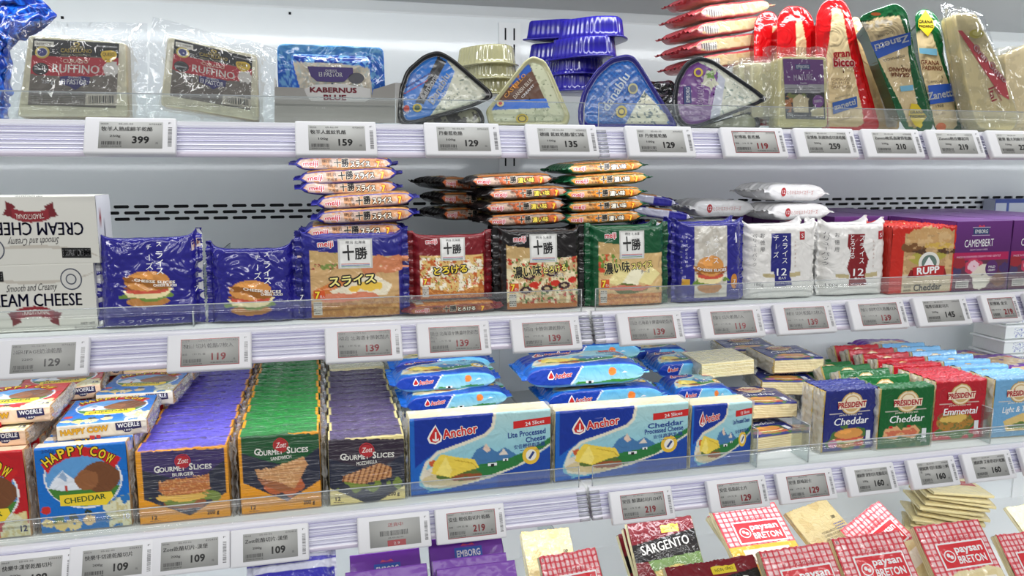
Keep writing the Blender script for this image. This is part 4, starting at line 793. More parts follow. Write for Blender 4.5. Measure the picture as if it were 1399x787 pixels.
lieat(cowr, 'cheese_slice_pack', 'red alpine cheese pack lying with its peach side showing, behind the nearest pair', 'cheese pack', p.x-.002, .175, zt3+.01, 10, group='red alpine cheese packs lying')
lieat(cowr, 'cheese_slice_pack', 'red alpine cheese pack lying furthest back at the left end', 'cheese pack', p.x+.012, .29, zt3+.012, 4, group='red alpine cheese packs lying')
# ---- gourmet slices in three long rows
def art_zott(bgc, edge, kind, sub, w, h, ref, cx_, y0):
    """cx_, y0: middle of the word block in the zoom, y0 = top of the face"""
    a = Art(w, h, edge, ref); W2 = 190
    a.poly([(cx_-W2, y0), (cx_+W2+6, y0), (cx_+W2+6, y0+225), (cx_+20, y0+330), (cx_-W2, y0+235)], (34, 38, 58)); a.poly([(cx_-W2, y0), (cx_+W2+6, y0), (cx_+W2+6, y0+60), (cx_+110, y0+122), (cx_+20, y0+152), (cx_-70, y0+130), (cx_-W2, y0+90)], bgc)
    if kind == 'bun':
        a.ell(cx_, y0+262, 110, 34, (150, 84, 44), rag=.2).ell(cx_, y0+240, 130, 26, (120, 140, 60), rag=.7).ell(cx_, y0+236, 118, 18, (236, 190, 90), rag=.3).poly([(cx_-115, y0+160), (cx_-80, y0+145), (cx_+60, y0+140), (cx_+118, y0+125), (cx_+124, y0+200), (cx_+60, y0+222), (cx_-90, y0+222), (cx_-122, y0+195)], (190, 112, 56)); a.mott((218, 156, 90), 7, .35, [(cx_-115, y0+145), (cx_+124, y0+125), (cx_+124, y0+222), (cx_-122, y0+222)], 4)
    elif kind == 'toast':
        a.ell(cx_+10, y0+250, 110, 50, (190, 96, 50), rag=.3).poly([(cx_-130, y0+170), (cx_-60, y0+170), (cx_+110, y0+110), (cx_+130, y0+150), (cx_+60, y0+270), (cx_-20, y0+240), (cx_-120, y0+210)], (206, 150, 96)); a.poly([(cx_-120, y0+215), (cx_-10, y0+235), (cx_+60, y0+275), (cx_-20, y0+280), (cx_-100, y0+245)], (160, 96, 54)); a.mott((226, 178, 126), 9, .3, [(cx_-120, y0+170), (cx_+110, y0+120), (cx_+60, y0+255), (cx_-100, y0+215)], 4)
    else:
        a.ell(cx_, y0+222, 125, 44, (120, 140, 50), rag=.6).poly([(cx_-120, y0+180), (cx_+60, y0+118), (cx_+120, y0+140), (cx_+120, y0+190), (cx_-30, y0+222), (cx_-125, y0+205)], (206, 150, 96)); a.stripes(cx_-125, y0+110, cx_+125, y0+225, 22, .35, (130, 70, 36), 20, 1., [(cx_-120, y0+180), (cx_+60, y0+118), (cx_+120, y0+140), (cx_+120, y0+190), (cx_-30, y0+222), (cx_-125, y0+205)])
    a.pe(cx_, y0+54, 38, 36, (196, 50, 56)).pe(cx_, y0+54, 33, 31, bgc, lay=1).pe(cx_, y0+54, 31, 29, (186, 44, 50), lay=2); a.t('Zott', cx_-25, y0+66, cx_+26, y0+62, 26, (245, 230, 225), bold=.02, lay=3, shear=.2)
    g = (232, 230, 222); sk = {'bun': -.01, 'toast': -.09, 'roll': -.08}[kind]; a.t('G', cx_-136, y0+104-sk*-136, cx_-110, y0+104+sk*26-sk*-136*0, 32, g, bold=.03).t('OURMET', cx_-110, y0+103, cx_+10, y0+100+sk*60, 24, g, bold=.03).t('S', cx_+28, y0+98+sk*60, cx_+46, y0+98+sk*70, 32, g, bold=.03).t('LICES', cx_+50, y0+98+sk*80, cx_+135, y0+98+sk*120, 24, g, bold=.03)
    a.t(sub, cx_-52, y0+128, cx_+50, y0+126+sk*100, 18, g, bold=.02); s_ = (ref[1][1]-ref[0][1])/(ref[1][0]-ref[0][0]); yb_ = lambda x: ref[2][1]-22+s_*(x-ref[0][0]); a.t('12', cx_-160, yb_(cx_-160), cx_-135, yb_(cx_-135), 20, (60, 40, 20), bold=.03).t('200 g', cx_+100, yb_(cx_+100), cx_+158, yb_(cx_+158), 20, (60, 40, 20), bold=.03); tx(a, 1, cx_-170, cx_-120, yb_(cx_-150)+6, 8, 3, (110, 70, 30)); return a
for (nm, kind, sub, bgc, edge, xl, xr, yb, yt, ref, cx_, y0, topc, capc, n, lb) in (
  ('purple', 'bun', 'BURGER', (58, 42, 98), (236, 158, 26), 192, 316, 723, 622, ((665, 212), (1092, 200), (665, 572)), 880, 212, (98, 86, 196), ORG, 13, 'purple and orange burger slice pack with grilled bun picture at the front of its row'),
  ('green', 'toast', 'SANDWICH', (20, 84, 40), (236, 158, 26), 331, 440, 712, 602, ((1135, 145), (1500+30, 120), (1135, 520)), 1340, 130, (34, 128, 54), ORG, 13, 'green and orange sandwich slice pack with toast picture at the front of its row'),
  ('mozzarella', 'roll', 'MOZZARELLA', (44, 30, 48), (240, 222, 150), 452, 554, 696, 606, ((345, 165), (715, 140), (345, 485)), 530, 160, (88, 74, 112), CRM, 10, 'black and cream mozzarella slice pack with grilled roll picture at the front of its row')):
    cx, w, h = dims(xl, xr, yb, yt, .015, Z3); t = 33.; tp = Art(w, t, topc); tp.mott(tuple(min(255, int(c*1.2)) for c in topc), 5, .5, None, 2, .8)
    tp.poly([(0, 0), (2.4, 0), (2.4, t), (0, t)], edge).poly([(w-2.4, 0), (w, 0), (w, t), (w-2.4, t)], edge)
    kw = dict(top=tp, back=edge, capcols=capc, seed=len(nm), ribs=1.3, jag=.8, crump=.35, m=M_PLEAT, r=2)
    front = pack(w, h, t, art_zott(bgc, edge, kind, sub, w, h, ref, cx_, y0), endfilm=7, **kw); low = pack(w, h, t, Art(w, h, bgc), endfilm=8, res=2., **kw)
    for i in range(n): place(front if i < 1 else low, 'gourmet_slice_pack', lb if i == 0 else f'{ {"purple": "purple burger", "green": "green sandwich", "mozzarella": "dark violet mozzarella"}[nm] } slice pack, {ORD[i]} from the front of the long row', 'cheese pack', TR(cx+(.0015 if i % 2 else -.001)*(i > 0), .0175+t/2000+i*(t+.9)/1000, Z3+.001+(.0012*(i % 3))), nm+' gourmet slice packs in a row')
    if nm == 'mozzarella':
        cre = pack(w*.96, 88, 30, Art(w*.96, 88, (238, 228, 186)), top=(236, 226, 180), bot=Art(w*.96, 30, (240, 232, 196)).stripes(-5, 0, 200, 30, 3.1, .35, (222, 206, 150), 90), back=(236, 226, 180), capcols=CRM, endfilm=6, seed=9, crump=.5, m=M_FOLD)
        p = atY(490, 516, .30); lieat(cre, 'gourmet_slice_pack', 'cream coloured slice pack lying on its back behind the mozzarella row', 'cheese pack', p.x, .355, Z3+.0785, 2, group='mozzarella gourmet slice packs in a row')
        cre2 = [(a_[0], a_[1]) for a_ in cre]; lieat(cre2, 'gourmet_slice_pack', 'second slice pack lying under the cream coloured one', 'cheese pack', p.x+.003, .358, Z3+.0475, -3, group='mozzarella gourmet slice packs in a row'); lieat(cre2, 'gourmet_slice_pack', 'third slice pack at the bottom under the cream coloured one', 'cheese pack', p.x, .357, Z3+.0165, 0, group='mozzarella gourmet slice packs in a row')
# ---- wide slice blocks with blue swoosh
def art_anchor(w, h, ref, name1, name2, cjk, dx=0, full=True):
    """measured on the wide pack, zoom frame of the region (350, 562)"""
    a = Art(w, h, (150, 204, 214), ref); x0, y0 = 745, 80; XR_ = 1415
    a.grad(0, y0, 0, y0+330, (176, 214, 214), (120, 190, 214)); a.poly([(x0-30, y0-30), (1140, y0-30), (1135, y0+40), (1100, y0+72), (980, y0+112), (860, y0+140), (800, y0+190), (770, y0+260), (770, y0+300), (820, y0+330), (x0-30, y0+380)], (30, 100, 190)); a.poly([(x0+5, y0-30), (1140, y0-30), (1135, y0+40), (1100, y0+72), (980, y0+112), (860, y0+140), (790, y0+185), (x0+5, y0+215)], (20, 52, 150))
    a.ell(945, y0+262, 165, 62, (226, 216, 196))
    a.line([(1142, y0-20), (1130, y0+48), (1095, y0+82), (980, y0+118), (862, y0+150), (806, y0+196), (784, y0+262), (800, y0+300), (880, y0+318), (1080, y0+300), (1250, y0+250), (1420, y0+150)], 16, (228, 222, 200))
    a.poly([(1010, y0+210), (1050, y0+150), (1095, y0+130), (1150, y0+170), (1190, y0+150), (1260, y0+200), (1260, y0+240), (1010, y0+250)], (70, 120, 170)).poly([(1080, y0+150), (1098, y0+122), (1120, y0+160), (1100, y0+170)], (226, 200, 180)).poly([(1160, y0+185), (1185, y0+155), (1205, y0+185)], (226, 214, 200))
    a.poly([(1060, y0+225), (1200, y0+210), (1320, y0+170), (1420, y0+120), (1420, y0+150), (1250, y0+246), (1080, y0+290), (1040, y0+260)], (44, 120, 60)); a.poly([(1180, y0+275), (1290, y0+240), (1420, y0+160), (1420, y0+400), (1050, y0+400), (1060, y0+315)], (26, 70, 160)); a.poly([(x0-30, y0+345), (830, y0+334), (900, y0+330), (1150, y0+290), (1150, y0+420), (x0-30, y0+420)], (30, 84, 176))
    a.ell(940, y0+278, 140, 38, (214, 196, 150), rag=.15); a.ell(960, y0+264, 128, 26, (86, 110, 50), rag=.6); a.ell(1000, y0+280, 90, 16, (150, 80, 44), rag=.4); a.poly([(818, y0+190), (850, y0+180), (850, y0+215), (825, y0+215)], (200, 90, 50))
    a.poly([(876, y0+158), (960, y0+180), (1040, y0+196), (1062, y0+240), (1000, y0+250), (920, y0+275), (830, y0+248), (840, y0+200)], (240, 210, 80)).poly([(900, y0+170), (930, y0+240), (915, y0+272), (850, y0+250)], (250, 228, 120)); a.line([(940, y0+190), (1030, y0+215), (1050, y0+238)], 5, (206, 170, 50))
    a.pe(1322, y0+200, 44, 46, (232, 190, 60)).pe(1322, y0+200, 27, 28, (240, 236, 220), lay=1).p([(1308, y0+214), (1330, y0+180), (1340, y0+188), (1318, y0+220)], (50, 70, 130), 2); a.pr(1105, y0+222, 1150, y0+236, (236, 236, 236)).pr(1120, y0+226, 1136, y0+240, (30, 30, 30), lay=1).pr(1180, y0+206, 1206, y0+218, (236, 236, 236)).pr(1190, y0+208, 1198, y0+220, (30, 30, 30), lay=1)
    # drop and anchor emblem
    a.p([(852, y0+14), (872, y0+52), (884, y0+70), (880, y0+96), (852, y0+108), (822, y0+100), (812, y0+76), (824, y0+52)], (240, 236, 230), 1); a.p([(852, y0+24), (868, y0+56), (876, y0+72), (872, y0+90), (852, y0+100), (830, y0+94), (822, y0+76), (832, y0+56)], (200, 36, 36), 2); a.p([(849, y0+48), (856, y0+48), (857, y0+84), (868, y0+78), (866, y0+90), (852, y0+94), (838, y0+90), (836, y0+78), (848, y0+84)], (240, 236, 230), 3)
    a.t('Anchor', 888, y0+84, 1056, y0+66, 44, (206, 34, 34), bold=.035, out=(244, 240, 232), ow=.05, lay=2)
    a.pr(1232, y0+28, 1420, y0+64, (206, 34, 32), sk=-.06, lay=1).t('24 Slices' if full else '12 Slices', 1292, y0+54, 1388, y0+44, 19, WH, bold=.015, lay=3)
    b = (34, 66, 140); a.t(name1, 1206, y0+108, 1396, y0+97, 27, b, bold=.03).t(name2, (1296 if len(name2) < 8 else 1190), y0+137, 1396, y0+127, 27, b, bold=.03).t(cjk, 1236, y0+166, 1394, y0+157, 21, b, bold=.02); tx(a, 1, 1268, 1390, y0+172, 7, 3, b, 4); return a
def strip_anchor(w, t, yel=0):
    a = Art(w, t, (130, 196, 222), ((0, 0), (700, 0), (0, 125))); a.grad(0, 0, 0, 125, (90, 176, 226), (170, 210, 206)); a.poly([(-10, -10), (330, -10), (300, 40), (280, 70), (240, 130), (-10, 130)], (26, 60, 160)); a.line([(332, -5), (296, 50), (278, 85), (240, 128)], 8, WH)
    a.poly([(250, 125), (300, 95), (420, 105), (520, 92), (700, 108), (700, 130), (250, 130)], (60, 140, 50)); a.ell(505, 48, 24, 24, (240, 130, 50)); a.pr(345, 92, 392, 106, (236, 236, 236)).pr(360, 94, 378, 108, (30, 30, 30), lay=1); a.p([(560, 60), (580, 48), (600, 58)], WH)
    a.p([(136, 20), (152, 48), (158, 62), (148, 76), (122, 76), (114, 62), (120, 46)], WH, 1).p([(136, 30), (148, 52), (152, 62), (144, 70), (126, 70), (120, 62), (126, 50)], (206, 36, 36), 2); a.t('Anchor', 160, 72, 262, 62, 30, (206, 34, 34), bold=.035, out=WH, ow=.05, lay=2); return a
ytop = Art(187, 40, (224, 214, 178)).mott((234, 226, 196), 20, .2, None, 3); ytop.t('05.11.2024', 80, 20, 100, 20, 2.4, (120, 110, 90))
for (xl, xr, yb, yt, n1, n2, cj, lb, full, grp) in (
  (562, 752, 684, 577, 'Lite Processed', 'Cheese', '安佳輕低脂乳酪', 'wide blue slice block with mountain picture, left of the bay joint', 1, 'wide blue slice blocks'),
  (759, 938, 661, 567, 'Cheddar', 'Processed Cheese', '安佳高鈣乳酪', 'wide blue slice block with mountain picture, right of the bay joint', 1, 'wide blue slice blocks'),
  (944, 1025, 641, 559, 'Lite Processed Cheese', '', '安佳輕鬆乳酪', 'short blue slice block, about half as wide, right of the wide ones', 0, 'short blue slice blocks')):
    cx, w, h = dims(xl, xr, yb, yt, .018, Z3); ref = ((730, 60), (1420, 60), (730, 430)); an = art_anchor(w, h, ref, n1, n2, cj, full=full)
    if not full: an.ops.insert(0, lambda x, y, C: (x > -1e9, (70, 160, 220)))
    pf = pack(w, h, 38, an, top=ytop, back=(190, 220, 230), capcols=CRM, endfilm=6, crump=.5, seed=3+full, m=M_FILM, r=3)
    place(pf, 'cheese_slice_block', lb, 'cheese block', TR(cx, .04, Z3+.001, 0, 0, 0), grp)
def anl(w, h, t, seed, full=1, fin=9):
    return pack(w, h, t, art_anchor(w, h, ((730, 60), (1420, 60), (730, 430)), 'Lite Processed', 'Cheese', '安佳輕低脂乳酪', full=full), bot=strip_anchor(w, t), top=(40, 90, 180), back=(120, 180, 220), fin=fin, crump=.9, seed=seed, m=M_FILM, r=5, puff=1.5, finfan=.3)
AL, AR, AS = anl(144, 84, 26, 6), anl(180, 84, 33, 8), anl(92, 80, 27, 7, 0)
for (pf, px, py, Y, rz, ry, t, lb) in (
  (AL, 626, 549, .12, 1, -1, 36, 'nearest lying behind the left block, with orange sun'), (AL, 610, 522, .135, 0, 0, 36, 'second lying behind the left block, with orange sun'), (AL, 606, 500, .20, 0, 0, 36, 'third lying behind the left block, under the middle rail'),
  (AR, 829, 546, .12, -1, 0, 36, 'lower one lying behind the right block'), (AR, 802, 513, .115, -1, 0, 36, 'upper one lying on top behind the right block, with curved film ends'), (AR, 806, 484, .26, 0, 0, 36, 'lying at the back above the right block'),
  (AS, 962, 541, .13, -6, 0, 34, 'short one lying behind the short front block'), (AS, 936, 506, .225, -6, 0, 34, 'short one lying further back beside the wide upper block'), (AS, 905, 486, .32, -4, 0, 34, 'short one lying furthest back with green hills')):
    lie(pf, 'cheese_slice_block', 'blue slice block, '+lb, 'cheese block', px, py, Y, t, rz=rz, ry=ry, group='blue slice blocks lying behind')
for x_, sd in ((.165, 'left'), (.385, 'right')):
    for q in range(2 if sd == 'left' else 1): lieat(AL if sd == 'left' else AR, 'cheese_slice_block', f'blue slice block at the {("bottom", "second level")[q]} of the lying pile behind the {sd} wide block', 'cheese block', x_, .128, Z3+(.0145 if sd == 'left' else .018)+.028*q, group='blue slice blocks lying behind')
# ---- round-emblem cheddar slices: standing row and lying ones
def art_pres(bgc, w, h, ref, title, kind, pale=False):
    a = Art(w, h, bgc, ref); g = (250, 240, 220)
    # reference frame: 0..265 x 0..330
    a.ell(125, 245+30, 88, 58, (70, 110, 50), rag=.5) if kind != 'toast' else None
    if kind == 'burger': burger(a, 130, 262, 165, 105, (216, 150, 76)); a.ell(50, 290, 24, 22, (190, 120, 150)); a.ell(190, 300, 26, 14, (190, 60, 50), rag=.4)
    elif kind == 'rolls':
        for k in range(2): a.poly([(30+k*90, 225), (90+k*90, 210), (120+k*90, 245), (90+k*90, 285), (20+k*90, 270)], (226, 170, 120)); a.ell(70+k*90, 250, 40, 16, (206, 110, 80), rag=.5, seed=k); a.ell(60+k*90, 215, 10, 8, (200, 40, 40))
    elif kind == 'bagel': a.ell(110, 235, 90, 52, (170, 120, 50), rag=.2).mott((110, 110, 50), 9, .2, [(20, 180), (200, 180), (200, 290), (20, 290)], 3); a.ell(110, 215, 70, 24, (216, 180, 90), rag=.3)
    else: a.poly([(60, 240), (160, 200), (262, 220), (262, 300), (80, 300)], (220, 190, 120)).ell(150, 270, 80, 20, (90, 120, 60), rag=.5)
    a.pe(135, 78, 56, 60, (196, 160, 90)).pe(135, 78, 50, 54, (238, 222, 190), lay=1).pe(135, 78, 40, 44, (206, 170, 110), lay=2).pe(135, 66, 30, 26, (240, 226, 196), lay=3); a.p([(62, 62), (208, 62), (204, 104), (66, 104)], (240, 226, 200), 4)
    a.t('PRÉSIDENT', 64, 98, 206, 96, 30, (170, 24, 36), bold=.04, lay=6); a.t('perfect to enjoy with', 76, 142, 190, 142, 11, g); a.t(title, 48, 192, 224, 190, 40 if len(title) < 9 else 34, WH, bold=.02, shear=.15)
    a.pr(218, 232, 240, 286, (226, 228, 232)); a.t('200g', 214, 308, 246, 306, 14, WH); a.line([(0, 130), (262, 122)], 2, (210, 200, 190)); return a
rf = ((0, 0), (265, 0), (0, 335)); P1, P2, P3, P4 = (34, 42, 116), (18, 96, 44), (176, 26, 40), (112, 166, 206)
PW, PH_, PT = 90, 96, 26
def presp(c, title, kind, seed, low=False): return pack(PW, PH_, PT, art_pres(c, PW, PH_, rf, title, kind), top=Art(PW, PT, c).stripes(-1, -1, 95, 40, 2.6, .3, tuple(int(q*.7+70) for q in c), 90), bot=Art(PW, PT, (236, 222, 178)).rect(-1, -1, 95, 2, c).stripes(-1, 2, 95, 40, 2.8, .35, (206, 184, 130), 90), back=c, capcols=((244, 220, 150), (222, 190, 110)), endfilm=6, seed=seed, crump=.5, jag=1.2, ribs=.8, m=M_FILM)
pb_, pg_, pr2, pl_ = presp(P1, 'Cheddar', 'burger', 1), presp(P2, 'Cheddar', 'rolls', 2), presp(P3, 'Emmental', 'bagel', 3), presp(P4, 'Light & Tasty', 'toast', 4)
def prow(pf, nm, xl, yb, n, lean0, dlean, step, yaw, first, kindname, k0=2, y0=.02):
    p = atY(xl, yb, y0); x = p.x+PW/2000
    yy_ = y0+.0135
    for i in range(n):
        le = 0 if i < k0 else min(58, lean0+dlean*(i-k0)); y = yy_+(PT/2000/math.cos(math.radians(le))-.013 if le else 0); yy_ = y+(PT/2/math.cos(math.radians(le))+15.5)/1000
        place(pf, 'cheddar_slice_pack' if nm != 'red' else 'emmental_slice_pack', first if i == 0 else f'{nm} {kindname}, {ORD[i]} from the front of its row', 'cheese pack', TR(x+.0006*i, y, Z3+.002+PT/2000*math.sin(math.radians(le)), -le, 0, yaw), nm+' emblem slice packs')
prow(pb_, 'dark blue', 1123, 626, 2, 0, 0, .03, 0, 'dark blue cheddar pack with burger picture standing beside the empty shelf gap', 'cheddar pack', y0=.03)
prow(pg_, 'green', 1201, 613, 6, 16, 10, .034, -3, 'green cheddar pack with bread rolls picture standing at the front', 'cheddar pack', 1)
prow(pr2, 'red', 1275, 604, 8, 6, 6, .034, -3, 'red emmental pack with bagel picture between the green and pale blue packs', 'emmental pack', 3, y0=.03)
prow(pl_, 'pale blue', 1356, 595, 8, 8, 5, .036, -3, 'pale blue light cheese pack at the right end of the lower shelf', 'light pack', 2)
for (pf, px, py, Y, rz, ry, lb) in (
  (pb_, 1063, 600, .06, 6, 0, 'dark blue emblem pack lying flat in the gap, bottom of the pile'), (pb_, 1052, 562, .10, -6, 0, 'dark blue emblem pack lying on top of the bottom one in the gap'), (pb_, 1078, 531, .17, -14, 0, 'dark blue emblem pack lying turned in the pile behind the gap'), (pb_, 1092, 500, .19, -4, 0, 'dark blue emblem pack lying high in the pile behind the gap'), (pb_, 1030, 487, .3, -10, -2, 'dark blue emblem pack lying furthest back, under the middle rail')):
    lie(pf, 'cheddar_slice_pack', lb, 'cheese pack', px, py, Y, PT, rz=rz, ry=ry, group='dark blue emblem packs lying')
M180 = pack(92, 88, 26, Art(92, 88, (238, 226, 180)), bot=Art(92, 26, (242, 232, 190)).stripes(-5, -5, 100, 40, 2.6, .4, (216, 196, 130), 90), top=(238, 226, 180), back=(238, 226, 180), capcols=CRM, endfilm=5, seed=14, crump=.6, m=M_FOLD)
lie(M180, 'cheddar_slice_pack', 'pale yellow slice pack lying with its edge of slices towards the front', 'cheese pack', 995, 505, .19, 26, rz=-4, ry=-3, group='dark blue emblem packs lying')
def art_purp():
    a = Art(110, 90, (96, 50, 140), ((0, 0), (300, 0), (0, 240))); a.ell(150, 120, 110, 80, (206, 170, 120), rag=.3).mott((230, 214, 180), 20, .1, None, 3, .8); a.poly([(0, 0), (300, 0), (300, 60), (200, 40), (100, 70), (0, 60)], (104, 44, 150)); a.ell(240, 60, 26, 20, (206, 30, 40)); return a
pu = pack(120, 85, 24, art_purp(), bot=Art(120, 24, (104, 50, 150)).rect(40, 4, 80, 20, (214, 190, 150)).rect(84, 2, 94, 22, (200, 40, 50)), top=(100, 50, 146), back=(200, 180, 150), fin=8, crump=1.2, seed=4, m=M_FILM)
for (px, py, Y, rz, ry, lb) in ((1240, 484, .3, -4, 2, 'purple and clear film pack lying behind the red row'), (1350, 500, .3, 6, 1, 'purple and clear film pack lying behind the pale blue row'), (1395, 507, .22, -4, 0, 'purple and clear film pack at the right edge behind the pale blue row')):
    lie(pu, 'cheese_slice_pack', lb, 'cheese pack', px, py, Y, 24, rz=rz, ry=ry, group='purple and clear packs')
# white flip tubs stacked at the back right, and a round tub
tubp = Art(120, 26, (226, 230, 228)).mott((120, 126, 180), 1.6, .25, [(22, 3), (86, 3), (86, 22), (22, 22)], 3)
tb = pack(120, 26, 80, tubp, top=(236, 238, 238), back=(226, 230, 228), r=3, m=M_TRAY, capart=Art(80, 26, (226, 228, 226)), puff=0)
tb += [('lid', boxm('lid', (-66, 66, -46, 44, 26, 30), mat('white_tub_lid', (238, 240, 240), rough=.35), bev=1.5))]
lb3 = ('bottom', 'second', 'third', 'topmost'); p = atY(1385, 490, .36)
for i in range(4): place(tb, 'spread_tub', f'white flat tub with blue speckled side, {lb3[i]} of the stack by the right edge', 'tub', TR(p.x, .37, p.z-.012+i*.0312), 'white flat tubs')
for i in range(3):
    for j in range(2): place(tb, 'spread_tub', 'white flat tub hidden at the bottom of the right edge stack', 'tub', TR(p.x, .37, Z3+.001+i*.0312), 'white flat tubs') if j == 0 and Z3+.001+(i+1)*.0312 < p.z-.012 else None
# ================================================================== top shelf
ZA, ZB, ZC, ZD_ = (0, 0), (350, 0), (700, 0), (999, 0)
CREAM, VEIN = (226, 222, 198), (120, 130, 110)
def drop(fr, pts, zs):
    """lowest outline point onto the shelf: keeps photo outline, moves only the bottom"""
    return pts
def starpack(fr, outline, prof, a, cols, m, rad=6, n=120, crump=0., cs=12., seed=1, ribs=0., name='body'):
    P = rnd(fr.pts(outline), rad); me = star(P, prof, a, cols, m, name, n)
    if crump or ribs:
        N = len(me.vertices); co = np.empty(N*3); me.vertices.foreach_get('co', co); co = co.reshape(-1, 3)*1000
        if crump: co[:, 1] += crump*crease(co[:, 0], co[:, 2], cs, seed)*np.where(co[:, 1] > 0, -1, 1); co[:, 0] += crump*.4*vnoise(co[:, 1], co[:, 2], cs*.6, seed+2); co[:, 2] += crump*.3*vnoise(co[:, 1], co[:, 0], cs*.6, seed+4)
        me.vertices.foreach_set('co', (co/1000).ravel()); me.update()
    return me
def quadlabel(fr, Q, a, y0, m=None, name='label', res=1.2, curve=0.):
    """a printed label on a standing plane; Q = TL, TR, BR, BL in the frame's pixels"""
    q = np.array(fr.pts(Q)); w, h = a.w, a.h
    def surf(u, v, lift):
        s, t = (np.asarray(u)/w)[:, None], (np.asarray(v)/h)[:, None]; p = (q[0]*(1-s)+q[1]*s)*(1-t)+(q[3]*(1-s)+q[2]*s)*t; p = p.reshape(-1, 2); yy = y0-lift+curve*((2*s[:, 0]-1)**2)
        return np.stack([p[:, 0], yy, p[:, 1]], -1)
    nu, nv = max(4, int(w/res)), max(4, int(h/res)); U, V_ = np.meshgrid(np.linspace(0, w, nu), np.linspace(0, h, nv)); U, V_ = U.ravel(), V_.ravel()
    me = mesh(name, surf(U, V_, 0.), gridf(nu, nv)[:, ::-1].copy(), m or M_CARD, lin(a.ev(np.clip(U, .01, w-.01), np.clip(V_, .01, h-.01)))); return (name, me, [('lettering', lettering(a, surf))] if a.txt else None)
def pouch(fr, Q, inner, t, seed=1, amp=3.2, m=None, zig=0):
    q = np.array(fr.pts(Q)); nu = nv = 56; S, T = np.meshgrid(np.linspace(0, 1, nu), np.linspace(0, 1, nv)); S, T = S.ravel()[:, None], T.ravel()[:, None]
    p = (q[0]*(1-S)+q[1]*S)*(1-T)+(q[3]*(1-S)+q[2]*S)*T; mask = inpoly(p[:, 0], p[:, 1], [tuple(x) for x in fr.pts(inner)]).astype(float).reshape(nv, nu); hard = mask.ravel().copy()
    for _ in range(5): mask = (np.pad(mask, 1, mode='edge')[1:-1, :-2]+np.pad(mask, 1, mode='edge')[1:-1, 2:]+np.pad(mask, 1, mode='edge')[:-2, 1:-1]+np.pad(mask, 1, mode='edge')[2:, 1:-1]+mask)/5
    mk = np.maximum(mask.ravel(), hard); out = []
    edge = np.minimum(np.minimum(S, 1-S), np.minimum(T, 1-T)).ravel()*8; edge = np.clip(edge, 0, 1)
    for sd in (-1, 1):
        y = t/2+sd*(t/2+1.8)*mk+amp*(1-.8*mk)*edge*(crease(p[:, 0], p[:, 1], 15, seed+sd)+.4*crease(p[:, 0], p[:, 1], 6, seed+3))*sd+sd*.4
        V = np.stack([p[:, 0]+1.*vnoise(p[:, 1], p[:, 0], 14, seed)*1.5, y, p[:, 1]+1.5*vnoise(p[:, 0], p[:, 1], 17, seed+1)], -1); out.append(V)
    g = gridf(nu, nv); return ('vacuum_film', mesh('vacuum_film', np.vstack([out[0], out[1]]), np.vstack([g[:, ::-1], g+nu*nv]), m or M_POUCH))
def art_ruff():
    a = Art(100, 80, (120, 112, 102), ((160, 180), (570, 205), (135, 500))); a.mott((134, 126, 116), 20, .1, None, 3, .7); a.poly([(100, 150), (600, 180), (600, 275), (100, 262)], (34, 34, 36)); a.poly([(100, 262), (600, 278), (600, 340), (560, 350), (420, 368), (330, 368), (230, 362), (100, 345)], (190, 44, 56)); a.ell(530, 330, 38, 34, (226, 222, 214), rag=.3)
    a.pr(165, 192, 256, 218, (226, 222, 208), sk=.05); tx(a, 1, 175, 245, 202, 8, 8, (120, 110, 100), 4); a.pe(202, 247, 34, 30, (214, 188, 70)).pe(202, 247, 26, 23, (230, 224, 190), lay=1).pe(202, 247, 22, 19, (50, 56, 130), lay=2).pe(194, 327, 38, 30, (40, 38, 38)).pe(194, 327, 32, 25, (80, 78, 78), lay=1).pe(194, 327, 29, 22, (40, 38, 38), lay=2); a.t('DENOMINACION', 168, 332, 222, 334, 9, WH, lay=3)
    a.p([(478, 258), (484, 244), (510, 240), (530, 238), (552, 246), (558, 262), (548, 284), (524, 298), (506, 298), (486, 280)], (236, 198, 40)); a.t('QUESO', 488, 266, 545, 268, 18, (120, 90, 20), lay=1, bold=.02).t('de oveja', 498, 288, 540, 290, 12, (120, 90, 20), lay=1)
    g = (214, 186, 80); a.t('QUESO', 335, 230, 395, 234, 14, g).t('CASTELLANO', 288, 247, 436, 252, 19, g, bold=.03).t('MESETA Y AUTENTICO', 292, 263, 430, 267, 8, (190, 180, 130)).pe(364, 208, 16, 9, g).pe(364, 209, 9, 5, (34, 34, 36), lay=1); a.t('NO PASTEURIZADO', 468, 222, 560, 228, 8, WH)
    a.t('CURADO', 298, 298, 418, 303, 18, (240, 214, 190), bold=.03).t('RUFFINO', 248, 344, 470, 354, 42, (244, 236, 226), bold=.02).t('250 g', 200, 396, 252, 399, 17, WH, bold=.03)
    a.p([(285, 366), (320, 362), (350, 368), (390, 364), (426, 370), (420, 405), (385, 412), (355, 432), (325, 412), (283, 400)], (46, 40, 110), 1).t('QUESOS', 322, 374, 384, 378, 10, WH, lay=3).t('El PASTOR', 290, 402, 410, 408, 26, WH, bold=.02, lay=3)
    tx(a, 7, 150, 395, 424, 11, 3, (86, 80, 74), 5); a.p([(405, 452), (552, 458), (550, 514), (400, 508)], (200, 190, 170), 1); rs = random.Random(4); x = 418
    while x < 540: wd = rs.choice((3, 5, 7)); a.pr(x, 462, x+wd, 500, (50, 46, 44), lay=2); x += wd+rs.choice((3, 4, 6))
    return a
def slab(fr, P, t, col, seed, rad=4, name='cheese_block', crust=None):
    a = fr.art(col); a.mott(tuple(int(c*.93) for c in col), 30, .1, None, seed, .8); cr = crust or tuple(int(c*.86) for c in col); return (name, starpack(fr, P, [(.02, 0, 'a'), (.5, 0, 'a'), (.9, 0, 'a'), (.985, .4, 'a'), (1, 2.5, 0), (1, t-2, 0), (.98, t, 0), (.02, t, 0)], a, [cr], M_WRAP, rad))
